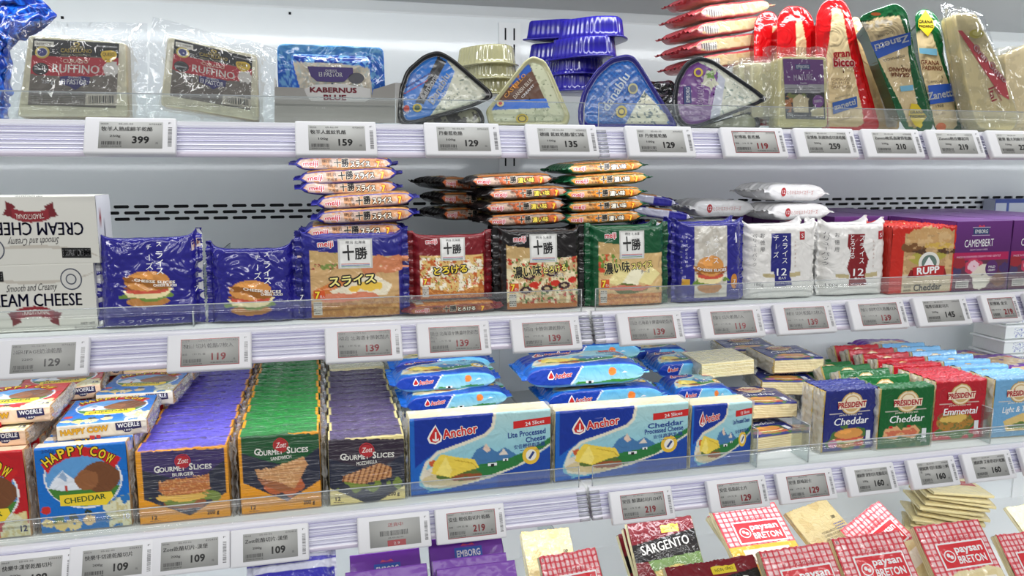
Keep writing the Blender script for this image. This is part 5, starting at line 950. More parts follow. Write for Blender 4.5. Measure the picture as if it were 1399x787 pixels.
for (film, blk, lab, c_, lb, sd, Y) in (
  ([(15, 75), (695, 98), (690, 562), (0, 560)], [(135, 165), (600, 200), (612, 556), (80, 556)], [(160, 182), (570, 207), (555, 516), (133, 500)], (340, 360), 'clear vacuum pouch with square cheese and black and red label, leftmost on top shelf', 5, .035),
  ([(715, 65), (1320, 212), (1312, 582), (682, 560)], [(800, 172), (1226, 260), (1236, 576), (765, 500)], [(835, 186), (1206, 275), (1196, 526), (812, 456)], (1000, 380), 'clear vacuum pouch with tilted square cheese, second from the left on top shelf', 8, .03)):
    fr = Frame(*c_, Y, 6, 0, ZA); b = slab(fr, blk, 24, (226, 220, 190), sd, crust=(200, 180, 140)); place([b, quadlabel(fr, lab, art_ruff(), -.5), pouch(fr, film, blk, 24, sd)], 'cheese_pouch', lb, 'cheese pouch', fr.M, 'clear pouches with square cheese')
fr = Frame(60, 250, .10, 4, 0, ZA); a = fr.art((8, 50, 150)); a.mott((20, 100, 210), 14, .1, None, 3, .9).mott((6, 22, 90), 10, .5, None, 8, .8)
place([('foil_wrapper', starpack(fr, [(-120, -60), (150, -60), (275, 48), (225, 82), (70, 78), (30, 200), (26, 565), (-120, 565)], [(.02, -8, 'a'), (.3, -9, 'a'), (.5, -7, 'a'), (.7, -3, 'a'), (.85, 2, 'a'), (.95, 7, 'a'), (1, 10, 'a'), (.9, 14, 'a'), (.02, 18, 'a')], a, [], M_FOIL, 5, 160, 9, 14, 4))], 'crumpled_snack_bag', 'crumpled bright blue foil bag behind the leftmost clear pouch', 'bag', fr.M)
# pale blue pack in its grey card tray
fr = Frame(360, 380, .037, 3, 0, ZB); a = fr.art((60, 150, 220)); a.grad(0, 200, 0, 300, (96, 170, 226), (36, 100, 200)).rect(180, 255, 545, 300, (30, 60, 150)).mott((140, 200, 240), 12, .25, None, 3, .8); a.poly([(180, 290), (400, 300), (545, 320), (560, 480), (230, 480), (200, 380)], (214, 204, 184)); a.mott((190, 196, 190), 9, .35, [(190, 290), (545, 310), (560, 480), (230, 480)], 6)
a.p([(246, 314), (460, 320), (462, 350), (440, 366), (420, 386), (360, 388), (290, 384), (262, 360)], (66, 44, 120), 1); a.t('QUESOS', 330, 338, 384, 340, 10, WH, lay=3).t('El PASTOR', 300, 362, 412, 364, 22, WH, bold=.02, lay=3).pe(477, 370, 38, 26, (90, 90, 98), lay=1); a.p([(232, 420), (280, 400), (420, 398), (545, 420), (550, 470), (520, 484), (260, 478), (235, 450)], (232, 230, 226), 2); a.t('KABERNUS', 258, 436, 480, 440, 24, (160, 50, 70), bold=.05, lay=5).t('BLUE', 322, 472, 430, 474, 24, (160, 50, 70), bold=.05, lay=5)
bd = ('body', starpack(fr, [(98, 196), (608, 216), (624, 578), (110, 580)], [(.02, -9, 'a'), (.2, -9, 'a'), (.4, -9, 'a'), (.55, -8, 'a'), (.68, -4, 'a'), (.75, 0, 'a'), (.97, 0, 'a'), (1, .8, 'a'), (.97, 2, 0), (.6, 14, 0), (.02, 14, 0)], a, [(50, 110, 190)], M_FOIL, [8, 8, 4, 4], 120, .8, 12, 3)); place([bd, ('lettering', lettering(a, flat(-9.9)))], 'blue_cheese_pack', 'pale blue film pack with white cheese standing in the grey card tray', 'cheese pack', fr.M)
fr = Frame(360, 500, .022, 0, 0, ZB); V = []; q = fr.pts([(88, 416), (226, 420), (240, 455), (262, 484), (520, 488), (552, 470), (560, 428), (664, 396), (664, 588), (88, 588)])
def sheet(P, t0, t1, m, name, y=0, skx=0.): V = [(x, y+t0, z) for x, z in P]+[(x, y+t1, z) for x, z in P]; n = len(P); return (name, mesh(name, V, [tuple(range(n))[::-1], tuple(range(n, 2*n))]+[(i, (i+1) % n, n+(i+1) % n, n+i) for i in range(n)][::1], m, smooth=False))
M_BOARD = mat('grey_card', (176, 172, 166), rough=.7, var=.04)
xr, zb, zt_ = q[7][0], q[8][1], q[7][1]; sd_ = mesh('side_panel', [(xr, -.6, zb), (xr+26, 32, zb), (xr+26, 32, zt_+4), (xr, -.6, zt_), (xr+.8, .4, zb), (xr+26.8, 33, zb), (xr+26.8, 33, zt_+4), (xr+.8, .4, zt_)], [(0, 1, 2, 3), (7, 6, 5, 4), (3, 2, 6, 7), (1, 5, 6, 2), (0, 3, 7, 4)], M_BOARD, smooth=False)
xl = q[0][0]; sl_ = mesh('side_panel', *bxs([(xl, xl+1, .2, 33, zb, q[0][1]+10)]), M_BOARD, smooth=False)
place([sheet(q, -1, 0, M_BOARD, 'front_panel'), ('side_panel', sd_), ('side_panel', sl_)], 'display_tray', 'grey card display tray holding the pale blue pack', 'tray', fr.M)
# wedge trays
def wprof(t, cav=3): return [(.02, 0, 'a'), (.2, 0, 'a'), (.4, 0, 'a'), (.55, 0, 'a'), (.68, 0, 'a'), (.78, 0, 'a'), (.84, .3, 'a'), (.885, 1.2, 0), (.93, -1.2, 0), (.985, -1.4, 0), (1, 0, 0), (.985, 1.5, 0), (.92, 2, 1), (.85, t*.6, 1), (.8, t, 1), (.02, t, 1)]
def wedge(fr, outline, a, rim, wall, t, label, rad=8, grp='blue cheese wedges in trays', film=True):
    parts = [('body', starpack(fr, outline, wprof(t), a, [rim, wall], M_TRAY, rad, 230, .3, 7, 4)), ('lettering', lettering(a, flat(-.9)))]
    return place(parts, 'cheese_wedge', label, 'cheese wedge', fr.M, grp)
def veins(a, P=None): a.mott((196, 200, 178), 12, .2, P, 5, .8).mott((120, 132, 118), 6, .62, P, 9, .9)
def vz(fr, s=1.): return s
fr = Frame(880, 430, .03, 10, 0, ZB); a = fr.art((222, 222, 200)); a.mott((198, 202, 182), 30, .2, None, 5, .8).mott((130, 140, 126), 14, .62, None, 9, .9); BL1 = (34, 120, 210)
a.poly([(790, 240), (890, 262), (950, 345), (905, 450), (800, 600), (660, 610), (660, 420), (740, 300)], BL1).mott((110, 130, 200), 20, .5, [(720, 320), (830, 300), (760, 440), (700, 480)], 7, .7); a.poly([(868, 270), (908, 296), (800, 500), (762, 490)], (30, 32, 36)); a.line([(700, 430), (835, 350)], 5, (50, 40, 110)).line([(708, 450), (820, 385)], 4, (190, 60, 60))
a.t('Canzona', 800, 482, 872, 368, 30, WH, bold=.03, shear=.15).t('Danablu', 846, 505, 926, 366, 34, WH, bold=.03, shear=.15).t('Danish Blue Cheese', 880, 492, 926, 400, 12, WH); a.pe(770, 517, 22, 20, (214, 190, 60)).pe(770, 517, 13, 12, (60, 90, 50), lay=1).pe(720, 520, 14, 16, (214, 60, 50)).t('50+', 708, 550, 745, 535, 12, WH)
wedge(fr, [(800, 262), (872, 240), (940, 278), (1128, 440), (1130, 470), (1040, 512), (740, 596), (690, 598), (676, 560), (678, 440), (715, 335)], a, (22, 22, 24), (30, 30, 32), 26, 'black tray wedge with blue and black label, tilted, left of the clear wedge')
fr = Frame(1020, 555, .06, 10, 0, ZB); a = fr.art((60, 56, 44)); a.mott((170, 168, 140), 30, .0, None, 3)
wedge(fr, [(740, 600), (1060, 515), (1090, 560), (1092, 604)], a, (26, 26, 28), (24, 24, 26), 24, 'dark tray wedge lying under the tilted blue and black one')
fr = Frame(722, 140, .04, 14, 0); a = fr.art((206, 208, 176)); a.mott((178, 182, 150), 8, .3, None, 5, .8).mott((110, 120, 90), 3, .8, None, 8, .8)
o = lambda x, y: (350+x/3.4975, y/3.4975); P = [o(1308, 308), o(1398, 512), o(1128, 520), o(1185, 425)]; a.poly(P, (104, 74, 60)); a.poly([o(1300, 300), o(1318, 335), o(1200, 425), o(1180, 430)], (46, 92, 180)); a.poly([o(1125, 525), o(1145, 482), o(1385, 470), o(1402, 515)], (60, 116, 214)); a.mott((206, 130, 60), 6, .45, [o(1230, 350), o(1290, 350), o(1270, 420), o(1200, 430)], 4, .8)
a.t('CASTELLO', *o(1195, 472), *o(1290, 362), 5.2, (236, 170, 80), bold=.02).t('DANISH BLUE', *o(1238, 475), *o(1322, 385), 5.4, (226, 214, 200), bold=.02).t('CREAMY', *o(1272, 472), *o(1330, 410), 3.4, WH); a.pe(*o(1167, 495), 5, 4.4, (220, 200, 140)).pe(*o(1167, 495), 2.5, 2.2, (200, 60, 60), lay=1)
a2 = o(1270, 568); a.pe(*a2, 8.5, 6.6, (206, 180, 60)).pe(*a2, 6, 4.6, (60, 60, 60), lay=1).pe(*a2, 4.5, 3.4, (206, 180, 60), lay=2)
wedge(fr, [(663, 152), (700, 104), (718, 82), (728, 76), (744, 82), (752, 96), (779, 158), (776, 171), (668, 171)], a, (190, 186, 140), (196, 186, 130), 34, 'clear tray wedge with brown and blue label in front of clear trays', 5)
fr = Frame(540, 440, .035, 10, 0, ZC); a = fr.art((16, 84, 170)); a.stripes(-1e4, -1e4, 1e4, 1e4, 18, .3, (30, 110, 196), 45).stripes(-1e4, -1e4, 1e4, 1e4, 18, .3, (30, 110, 196), -45); a.poly([(630, 430), (750, 560), (735, 620), (520, 620), (545, 580)], (228, 226, 200)); a.mott((80, 104, 110), 12, .55, [(630, 430), (750, 560), (735, 620), (545, 580)], 5)
a.t('danablu', 455, 532, 562, 362, 46, (236, 244, 250), bold=.02, lay=1).t('the original', 425, 480, 470, 400, 16, (200, 220, 240)).t('MILD', 480, 560, 508, 515, 12, WH); a.pe(575, 420, 24, 26, (206, 200, 150)).pe(575, 420, 16, 17, (120, 130, 140), lay=1).pe(520, 530, 27, 29, (222, 196, 60)).pe(520, 530, 17, 18, (40, 50, 60), lay=1).pe(520, 530, 11, 12, (222, 196, 60), lay=2)
wedge(fr, [(545, 254), (470, 270), (395, 335), (335, 430), (312, 520), (318, 604), (790, 606), (770, 560), (610, 300), (580, 262)], a, (32, 26, 130), (40, 34, 160), 30, 'royal blue tray wedge with patterned blue label in front of the blue trays')
fr = Frame(980, 440, .035, 10, 0, ZC); a = fr.art((222, 224, 206)); a.mott((200, 204, 188), 30, .2, None, 5, .8).mott((130, 150, 140), 12, .6, None, 9, .9); a.poly([(850, 270), (985, 338), (945, 565), (850, 620), (770, 600), (770, 400)], (112, 56, 136)); a.poly([(985, 338), (1018, 372), (990, 556), (944, 568)], (196, 200, 214)); a.ell(940, 375, 34, 48, (206, 206, 180), rag=.5).ell(950, 350, 24, 18, (110, 150, 70), rag=.5)
a.pe(888, 340, 22, 22, (222, 196, 60)).pe(888, 340, 13, 13, (112, 56, 136), lay=1); a.t('DANABLU', 912, 502, 916, 398, 34, (220, 200, 230), bold=.01); a.p([(818, 408), (852, 404), (856, 486), (820, 490)], (44, 60, 120), 1).t('EMBORG', 848, 482, 846, 412, 20, WH, lay=2).t('CREAMY BLUE CHEESE', 940, 490, 946, 430, 8, WH)
wedge(fr, [(885, 258), (825, 290), (778, 370), (762, 470), (775, 560), (812, 608), (880, 606), (1180, 490), (1225, 468), (1165, 420), (955, 275)], a, (26, 30, 38), (30, 34, 44), 28, 'black tray wedge with purple label, right of the royal blue wedge')
fr = Frame(1060, 575, .06, 10, 0, ZC); a = fr.art((176, 180, 150)); wedge(fr, [(860, 606), (1140, 526), (1180, 556), (1188, 606)], a, (24, 28, 36), (28, 30, 38), 24, 'dark tray wedge lying under the purple labelled one')
fr = Frame(725, 450, .16, 4, 0, ZC); a = fr.art((20, 20, 24)); a.mott((60, 50, 60), 14, .4, None, 4)
place([('body', starpack(fr, [(650, 385), (760, 380), (800, 420), (800, 604), (660, 604)], [(.02, 0, 'a'), (.6, 0, 'a'), (.9, 2, 'a'), (1, 6, 'a'), (.9, 22, 'a'), (.02, 24, 'a')], a, [], M_FOIL, 6, 90, 4, 12, 5))], 'dark_snack_pack', 'black film pack between the royal blue and the purple labelled wedges', 'cheese pack', fr.M)
# upturned empty-looking wedge trays in stacks behind
def plan_tray(col, h=30, s=1., seed=1, m=None):
    P = rnd([(-52*s, 38*s), (52*s, 38*s), (30*s, -30*s), (0, -50*s), (-30*s, -30*s)], [16, 16, 16, 12, 16]); a = Art(1, 1, col)
    seg = star(P, [(.02, -h, 0), (.7, -h, 0), (.84, -h, 0), (.87, -h+2, 0), (.9, -h*.6, 1), (.925, -h*.3, 0), (.95, -3, 1), (.99, -2.4, 0), (1.07, -2, 0), (1.07, -.6, 0), (1.0, 0, 1), (.02, 0, 1)], a, [col, tuple(int(c*.8) for c in col)], m or M_TRAY, n=160)
    N = len(seg.vertices); co = np.empty(N*3); seg.vertices.foreach_get('co', co); co = co.reshape(-1, 3)*1000; k = (np.arange(N) % 160); ring = np.arange(N)//160
    f = np.where((ring >= 3) & (ring <= 6), 1+.012*np.sign(np.sin(k*2*math.pi/160*36)), 1.)[:, None]; co[:, [0, 2]] *= f; seg.vertices.foreach_set('co', (co/1000).ravel()); seg.update(); return [('tray', seg)]
trb = plan_tray((36, 28, 150), 29); trc = plan_tray((186, 180, 130), 26, .9, m=mat('clear_yellow_tray', (190, 186, 142), rough=.15, coat=.8, trans=.35))
for i, (px, py, Y, rz) in enumerate(((816, 57, .14, 20), (806, 83, .13, 12), (790, 106, .15, -4), (784, 128, .15, 2), (766, 58, .25, 40), (770, 88, .25, 30), (774, 116, .25, 20))):
    p = atY(px, py, Y); place(trb, 'plastic_tray', 'upturned royal blue wedge tray, '+('topmost of the front stack', 'second from top of the front stack', 'third from top of the front stack', 'lowest visible of the front stack', 'topmost of the rear stack', 'second of the rear stack', 'lowest of the rear stack')[i], 'tray', TR(p.x, Y, p.z, -90 if 0 else 90, 0, rz) @ Matrix.Scale(-1, 4, (0, 1, 0)) if 0 else TR(p.x, Y, p.z, -90, 0, rz), 'royal blue trays behind the blue wedge')
for i, (px, py, Y, rz) in enumerate(((672, 92, .13, 10), (674, 112, .13, 4), (676, 132, .13, 12))):
    p = atY(px, py, Y); place(trc, 'plastic_tray', 'clear yellowish wedge tray behind the clear wedge, '+('topmost', 'middle', 'lowest')[i]+' of three', 'tray', TR(p.x, Y, p.z, -90, 0, rz), 'clear yellowish trays')
# mature block in purple label, two more behind it
def art_mature():
    a = Art(54, 82, (112, 56, 132), ((247, 285), (437, 290), (257, 572))); a.rect(240, 408, 450, 448, (178, 176, 178)).rect(240, 448, 450, 580, (40, 38, 44)); a.ell(300, 465, 50, 14, (120, 130, 60), rag=.5).ell(270, 500, 20, 30, (190, 120, 60), rag=.5); a.poly([(290, 480), (320, 452), (366, 476), (366, 545), (295, 540)], (226, 212, 170)).poly([(375, 530), (436, 515), (440, 560), (380, 560)], (220, 206, 150)); a.pe(412, 488, 27, 30, (130, 70, 150)).t('100%', 394, 496, 430, 492, 14, WH, lay=1)
    a.pr(304, 312, 374, 336, (44, 66, 124)).t('EMBORG', 310, 331, 368, 331, 15, WH, lay=1).t('MATURE', 297, 390, 388, 386, 30, (226, 214, 232), bold=.01).t('Cheddar', 326, 406, 360, 405, 9, WH); tx(a, 2, 256, 425, 424, 12, 4, (110, 108, 112), 2); a.t('200g', 262, 560, 292, 560, 16, WH, bold=.03); a.t('NATURALLY MATURED', 296, 560, 356, 560, 7, WH); return a
fr = Frame(345, 430, .02, 3, 0, ZD_); blk = [(240, 275), (456, 275), (460, 612), (228, 612)]
place([slab(fr, blk, 26, (232, 222, 160), 3), quadlabel(fr, [(246, 285), (438, 290), (449, 576), (260, 572)], art_mature(), -.5), pouch(fr, [(172, 216), (484, 220), (500, 618), (178, 616)], blk, 26, 4, 2.)], 'cheese_pouch', 'clear pouch with pale block and purple mature label, right of the black wedge', 'cheese pouch', fr.M)
for i, (x0, Y) in enumerate(((120, .06), (62, .09))):
    fr = Frame(x0+30, 450, Y, 5, 0, ZD_); blk = [(x0-20, 300), (x0+110, 296), (x0+120, 560), (x0-20, 560)]; place([slab(fr, blk, 22, (228, 222, 180), 5+i), pouch(fr, [(x0-60, 262-i*-20), (x0+130, 262), (x0+140, 585), (x0-62, 585)], blk, 22, 9+i, 2.4)], 'cheese_pouch', ('clear pouch with unlabelled pale block, directly behind the purple labelled one', 'clear pouch with unlabelled pale block, furthest back')[i], 'cheese pouch', fr.M, 'unlabelled pale block pouches')
# long hard-cheese wedges in red or green frames
def lprof(t): return [(.02, -3, 'a'), (.3, -3, 'a'), (.5, -3, 'a'), (.65, -3, 'a'), (.76, -2.6, 'a'), (.84, -1, 'a'), (.92, .4, 'a'), (1, 1, 'a'), (1, 2, 0), (.88, 4, 0), (.78, t, 0), (.02, t, 0)]
def longwedge(fr, outline, inner, frame_col, a, t, label, grp, rad=12, cheese=(232, 208, 160)):
    a.ops.insert(0, lambda x, y, C: (inpoly(x, y, inner), cheese)); a.bg = frame_col
    me = starpack(fr, outline, lprof(t), a, [tuple(int(c*.9) for c in frame_col)], M_FOIL, rad, 170, .7, 14, 7); parts = [('body', me)]
    if a.txt: parts.append(('lettering', lettering(a, flat(-3.9))))
    return place(parts, 'hard_cheese_wedge', label, 'cheese wedge', fr.M, grp)
REDF, GRNF = (206, 18, 24), (12, 92, 48)
fr = Frame(165, 330, .11, 8, 0, ZD_); longwedge(fr, [(112, 600), (112, 100), (150, 52), (205, 52), (238, 110), (240, 600)], [(170, 600), (195, 130), (215, 120), (228, 600)], REDF, fr.art(REDF), 24, 'narrow red framed cheese wedge standing upright, leftmost of the red ones', 'red framed hard cheese wedges')
fr = Frame(300, 330, .08, 6, 0, ZD_); longwedge(fr, [(222, 600), (222, 80), (262, 26), (350, 30), (398, 90), (400, 600)], [(300, 600), (305, 100), (330, 85), (352, 200), (360, 600)], REDF, fr.art(REDF), 26, 'red framed cheese wedge standing upright in the middle of the red ones', 'red framed hard cheese wedges')
fr = Frame(545, 330, .052, 8, 0, ZD_); a = fr.art(REDF); rc = (196, 36, 48); a.t('gran', 478, 275, 558, 270, 36, rc, bold=.04, lay=3).t('bicco', 480, 318, 580, 316, 40, rc, bold=.05, out=(240, 226, 214), ow=.05, lay=3); a.t('FORMAGGIO', 470, 388, 560, 384, 16, (120, 90, 60), lay=3).t('DA PASTA', 474, 405, 555, 402, 14, (120, 90, 60), lay=3).t('GRATTUGIA', 470, 425, 570, 422, 16, (120, 90, 60), lay=3); a.p([(474, 490), (590, 460), (594, 510), (478, 545)], (40, 90, 170), 3).t('zanetti', 484, 524, 586, 498, 26, WH, bold=.03, lay=5).t('FORMAGGI', 490, 474, 560, 456, 9, (60, 60, 60), lay=3).t('STAGIONATO', 500, 580, 575, 562, 11, (120, 90, 60), lay=3)
longwedge(fr, [(405, 560), (408, 70), (440, 2), (500, -20), (545, 0), (575, 60), (612, 220), (712, 600), (690, 622), (440, 622)], [(462, 600), (440, 330), (462, 200), (480, 45), (525, 40), (552, 200), (632, 585), (610, 604)], REDF, a, 30, 'large red framed cheese wedge with red lettering behind the purple labelled pouch', 'red framed hard cheese wedges')
fr = Frame(690, 330, .085, 8, 0, ZD_); a = fr.art((20, 92, 60)); a.t('BARCODE 8010', 715, 480, 745, 560, 12, (90, 80, 70), lay=2); a.poly([(690, 380), (720, 380), (800, 530), (795, 590), (745, 590)], (220, 206, 190))
longwedge(fr, [(578, 60), (612, 60), (640, 120), (806, 480), (806, 600), (700, 618), (640, 560)], [(590, 110), (602, 90), (800, 500), (785, 590), (720, 560)], (226, 190, 140), a, 22, 'tan cheese wedge seen edge on, between red and green framed wedges', 'green framed hard cheese wedges', 6, (224, 188, 132))
fr = Frame(800, 330, .03, 7, 0, ZD_); a = fr.art(GRNF); br = (150, 76, 40)
for P_ in ([(655, 205), (845, 155), (848, 215), (690, 282)],): a.p(P_, (40, 90, 190), 3)
a.t('Zanetti', 832, 168, 672, 218, 32, WH, bold=.03, lay=5).t('FORMAGGI', 815, 262, 715, 285, 12, (60, 60, 60), lay=3).t('DAL 1908', 758, 152, 690, 172, 12, (60, 60, 60), lay=3).t('PADANO', 845, 326, 742, 322, 20, br, bold=.03, lay=3).t('GRANA', 842, 350, 752, 346, 20, br, bold=.03, lay=3); a.p([(795, 412), (858, 406), (860, 432), (800, 438)], (130, 196, 226), 3)
a.p([(850, 495), (880, 500), (925, 560), (900, 590), (905, 600), (895, 615), (865, 600), (835, 550)], (236, 206, 30), 3).t('GRANA', 842, 545, 912, 545, 14, (30, 30, 20), lay=5, bold=.03).t('PADANO', 842, 565, 925, 565, 14, (30, 30, 20), lay=5, bold=.03); a.pe(682, 72, 24, 8, (226, 110, 50), lay=3); a.mott((240, 230, 214), 20, .2, [(620, 110), (800, 80), (810, 130), (640, 160)], 3, .8)
longwedge(fr, [(606, 80), (680, 44), (790, 8), (838, 40), (860, 130), (880, 260), (962, 540), (968, 600), (950, 624), (840, 624), (812, 575), (745, 400), (650, 140)], [(622, 112), (700, 84), (800, 74), (832, 180), (850, 330), (900, 590), (885, 612), (850, 600), (760, 400), (664, 190)], GRNF, a, 28, 'green framed cheese wedge turned upside down with blue banner', 'green framed hard cheese wedges')
fr = Frame(990, 330, .068, 7, 0, ZD_); a = fr.art(GRNF); a.p([(918, 45), (955, 95), (960, 125), (930, 170), (885, 125), (885, 95)], (236, 206, 30), 3).t('GRANA', 886, 108, 952, 108, 16, (30, 30, 20), lay=5, bold=.03).t('PADANO', 888, 128, 955, 128, 14, (30, 30, 20), lay=5, bold=.03); a.p([(888, 225), (972, 228), (974, 260), (892, 250)], (130, 196, 226), 3).t('FORMAGGI', 925, 392, 1000, 388, 12, (60, 60, 60), lay=3)
a.t('GRANA', 896, 302, 984, 306, 22, br, bold=.03, lay=3).t('PADANO', 904, 328, 998, 332, 22, br, bold=.03, lay=3); a.p([(930, 402), (1048, 392), (1062, 478), (940, 492)], (40, 90, 190), 3).t('Zanetti', 930, 472, 1052, 452, 36, WH, bold=.03, lay=5).t('1908', 968, 508, 1005, 504, 14, (60, 60, 60), lay=3).t('STAGIONATO', 960, 545, 1014, 540, 10, (120, 90, 60), lay=3); a.pe(992, 600, 24, 20, (226, 110, 50), lay=3)
longwedge(fr, [(880, 50), (930, 26), (985, 60), (1008, 120), (1016, 240), (1050, 370), (1168, 605), (1150, 628), (985, 624), (960, 560), (900, 260)], [(888, 150), (925, 130), (955, 160), (1000, 300), (1050, 440), (1080, 590), (1060, 610), (978, 600), (935, 420), (892, 240)], GRNF, a, 28, 'green framed cheese wedge right way up with blue banner', 'green framed hard cheese wedges')
fr = Frame(1210, 340, .028, 7, 0, ZD_); sp_ = [(1068, 66), (1165, 58), (1250, 230), (1372, 545), (1366, 596), (1345, 626), (1190, 614), (1165, 560), (1125, 400), (1085, 150)]
a = fr.art((232, 214, 160)); b = slab(fr, sp_, 28, (236, 218, 162), 8, 6, 'cheese_block'); RR = (190, 28, 48); la = fr.art((0, 0, 0)); la.p([(1082, 150), (1102, 150), (1310, 390), (1328, 480), (1280, 452)], (214, 60, 70), 1).t('Gran Gusto', 1150, 232, 1302, 400, 30, (236, 190, 190), bold=.02, lay=3, out=RR, ow=.05).t('Ital', 1225, 425, 1242, 490, 34, RR, bold=.02, lay=3).t('Passione', 1246, 420, 1285, 488, 18, RR, bold=.02, lay=3); la.pe(1170, 165, 34, 22, (206, 190, 70), lay=1).pe(1172, 162, 22, 13, (226, 214, 120), lay=2)
place([b, ('lettering', lettering(la, flat(-.5))), pouch(fr, [(1036, -10), (1250, 60), (1404, 600), (1140, 622)], sp_, 28, 12, 3.)], 'hard_cheese_wedge', 'pale cheese wedge in clear film with diagonal red stripe at the right end', 'cheese wedge', fr.M)
fr = Frame(1390, 400, .06, 6, 0, ZD_); sp_ = [(1310, 250), (1440, 190), (1520, 300), (1520, 620), (1330, 620)]; place([slab(fr, sp_, 26, (226, 206, 160), 9, 6), pouch(fr, [(1290, 215), (1560, 170), (1560, 625), (1310, 622)], sp_, 26, 14, 3.)], 'hard_cheese_wedge', 'pale cheese wedge in clear film cut off by the right picture edge', 'cheese wedge', fr.M)
fr = Frame(1060, 440, .15, 6, 0, ZD_); sp_ = [(1050, 390), (1115, 380), (1120, 600), (1050, 600)]; place([slab(fr, sp_, 26, (220, 196, 140), 9, 6)], 'hard_cheese_wedge', 'small tan cheese block behind the striped wedge', 'cheese wedge', fr.M)
# red film wedges lying in a pile behind
rw = pack(118, 100, 19, Art(118, 100, (206, 90, 96)).rect(12, 10, 106, 92, (226, 196, 150)), top=(214, 150, 150), bot=Art(118, 19, (224, 200, 156)).rect(-1, -1, 119, 3, (206, 60, 66)).rect(-1, 0, 10, 19, (222, 160, 160)).rect(8, 6, 34, 16, (226, 222, 214)).stripes(8, 6, 34, 16, 2, .5, (120, 110, 110)).mott((214, 184, 130), 14, .3, None, 4, .8), back=(210, 120, 120), fin=11, crump=.9, cs=20, seed=6, m=M_FILM, finfan=.2, puff=1)
for i, (px, py, Y, ry, rz) in enumerate(((1003, 80, .13, -9, 6), (999, 58, .13, -9, 6), (1001, 35, .13, -9, 6), (1006, 12, .13, -9, 6), (1010, -12, .13, -9, 6))):
    lie(rw, 'hard_cheese_wedge', ('lowest', 'second', 'third', 'fourth', 'topmost')[i]+' cheese wedge in red film lying in the pile left of the red frames', 'cheese wedge', px, py, Y, 19, rz=rz, ry=ry, group='cheese wedges in red film lying in a pile')
# ================================================================== bottom deck
def leanpack(parts, name, label, cat, tl, tr, Y, lean, h, group=None, roll=0., yaw=0.):
    a, b = atY(*tl, Y), atY(*tr, Y); c = (a+b)/2; M = TR(c.x, c.y, c.z) @ Euler((math.radians(-lean), 0, 0)).to_matrix().to_4x4() @ Euler((0, math.radians(roll), 0)).to_matrix().to_4x4() @ Euler((0, 0, math.radians(yaw))).to_matrix().to_4x4() @ Matrix.Translation((0, 0, -h/1000))
    return place(parts, name, label, cat, M, group)
def wpx(tl, tr, Y): return (atY(*tr, Y)-atY(*tl, Y)).x*1000
RG_ = (214, 30, 44)
def art_pays(title='', kind='emm', w=105, h=165):
    a = Art(w, h, (236, 222, 176), ((0, 0), (330, 0), (0, 520)))
    gi = [(0, 0), (330, 0), (330, 235), (270, 215), (200, 228), (120, 222), (60, 250), (0, 235)]
    a.poly(gi, (240, 206, 206)); a.mott((226, 160, 164), 9, .3, gi, 5, .6); a.stripes(0, 0, 330, 260, 27, .34, (206, 40, 54), 0, .8, gi).stripes(0, 0, 330, 260, 27, .34, (206, 40, 54), 90, .62, gi)
    if kind == 'ched': a.rect(0, 225, 330, 520, (240, 180, 50)); a.poly([(60, 245), (285, 245), (285, 320), (60, 320)], (244, 232, 214)); a.ell(230, 400, 90, 40, (226, 180, 90), rag=.3).ell(230, 400, 60, 16, (190, 70, 50), rag=.4)
    else: a.mott((226, 206, 150), 60, .1, [(0, 250), (330, 235), (330, 520), (0, 520)], 3, .6); a.poly([(70, 262), (292, 262), (292, 330), (70, 330)], (246, 240, 228)); a.ell(220, 430, 90, 45, (220, 170, 100), rag=.3).ell(220, 425, 70, 20, (196, 90, 60), rag=.5)
    a.pr(62, 92, 302, 214, WH).pr(70, 99, 295, 207, RG_, lay=1); a.t('paysan', 142, 142, 282, 142, 34, WH, bold=.035, lay=2).t('BRETON', 142, 192, 282, 192, 34, WH, bold=.035, lay=2); a.pe(108, 155, 27, 28, WH, lay=2).pe(108, 155, 22, 23, RG_, lay=3).pe(102, 150, 8, 9, WH, lay=4).pe(115, 160, 8, 9, WH, lay=4)
    a.t('Le Fromager', 90, 84, 250, 80, 18, (190, 40, 56), shear=.2); 
    if title: a.t(title, 92, 308, 265, 306, 28, (90, 50, 40)); 
    a.t('X', 12, 24, 24, 24, 14, (40, 40, 40)); return a
def thin(art, w, h, t=12, seed=1, m=None, **k): return pack(w, h, t, art, top=k.pop('top', (236, 200, 200)), back=k.pop('back', (220, 206, 170)), r=1.5, crump=k.pop('crump', .9), cs=24, jag=1.2, puff=1.0, seed=seed, m=m or M_FILM, capcols=CRM, **k)
def artclear(w, h): a = Art(w, h, (214, 194, 138), ((0, 0), (330, 0), (0, 520))); a.mott((200, 174, 114), 80, .1, None, 4, .7).ell(60, 330, 40, 120, (222, 170, 90), rag=.4).ell(40, 420, 40, 40, (150, 50, 40), rag=.4).rect(60, 300, 300, 470, (222, 190, 150)); a.t('MOZZARELLA RACLETTE', 120, 200, 235, 200, 14, (90, 80, 60)).t('CHEESE SLICES', 120, 222, 235, 222, 14, (90, 80, 60)).t('NET WT 150G 5 OZ', 120, 244, 235, 244, 14, (90, 80, 60)).t('EXP', 262, 130, 292, 130, 18, (20, 20, 20), bold=.04); tx(a, 4, 240, 320, 160, 16, 7, (90, 96, 140), 3); return a
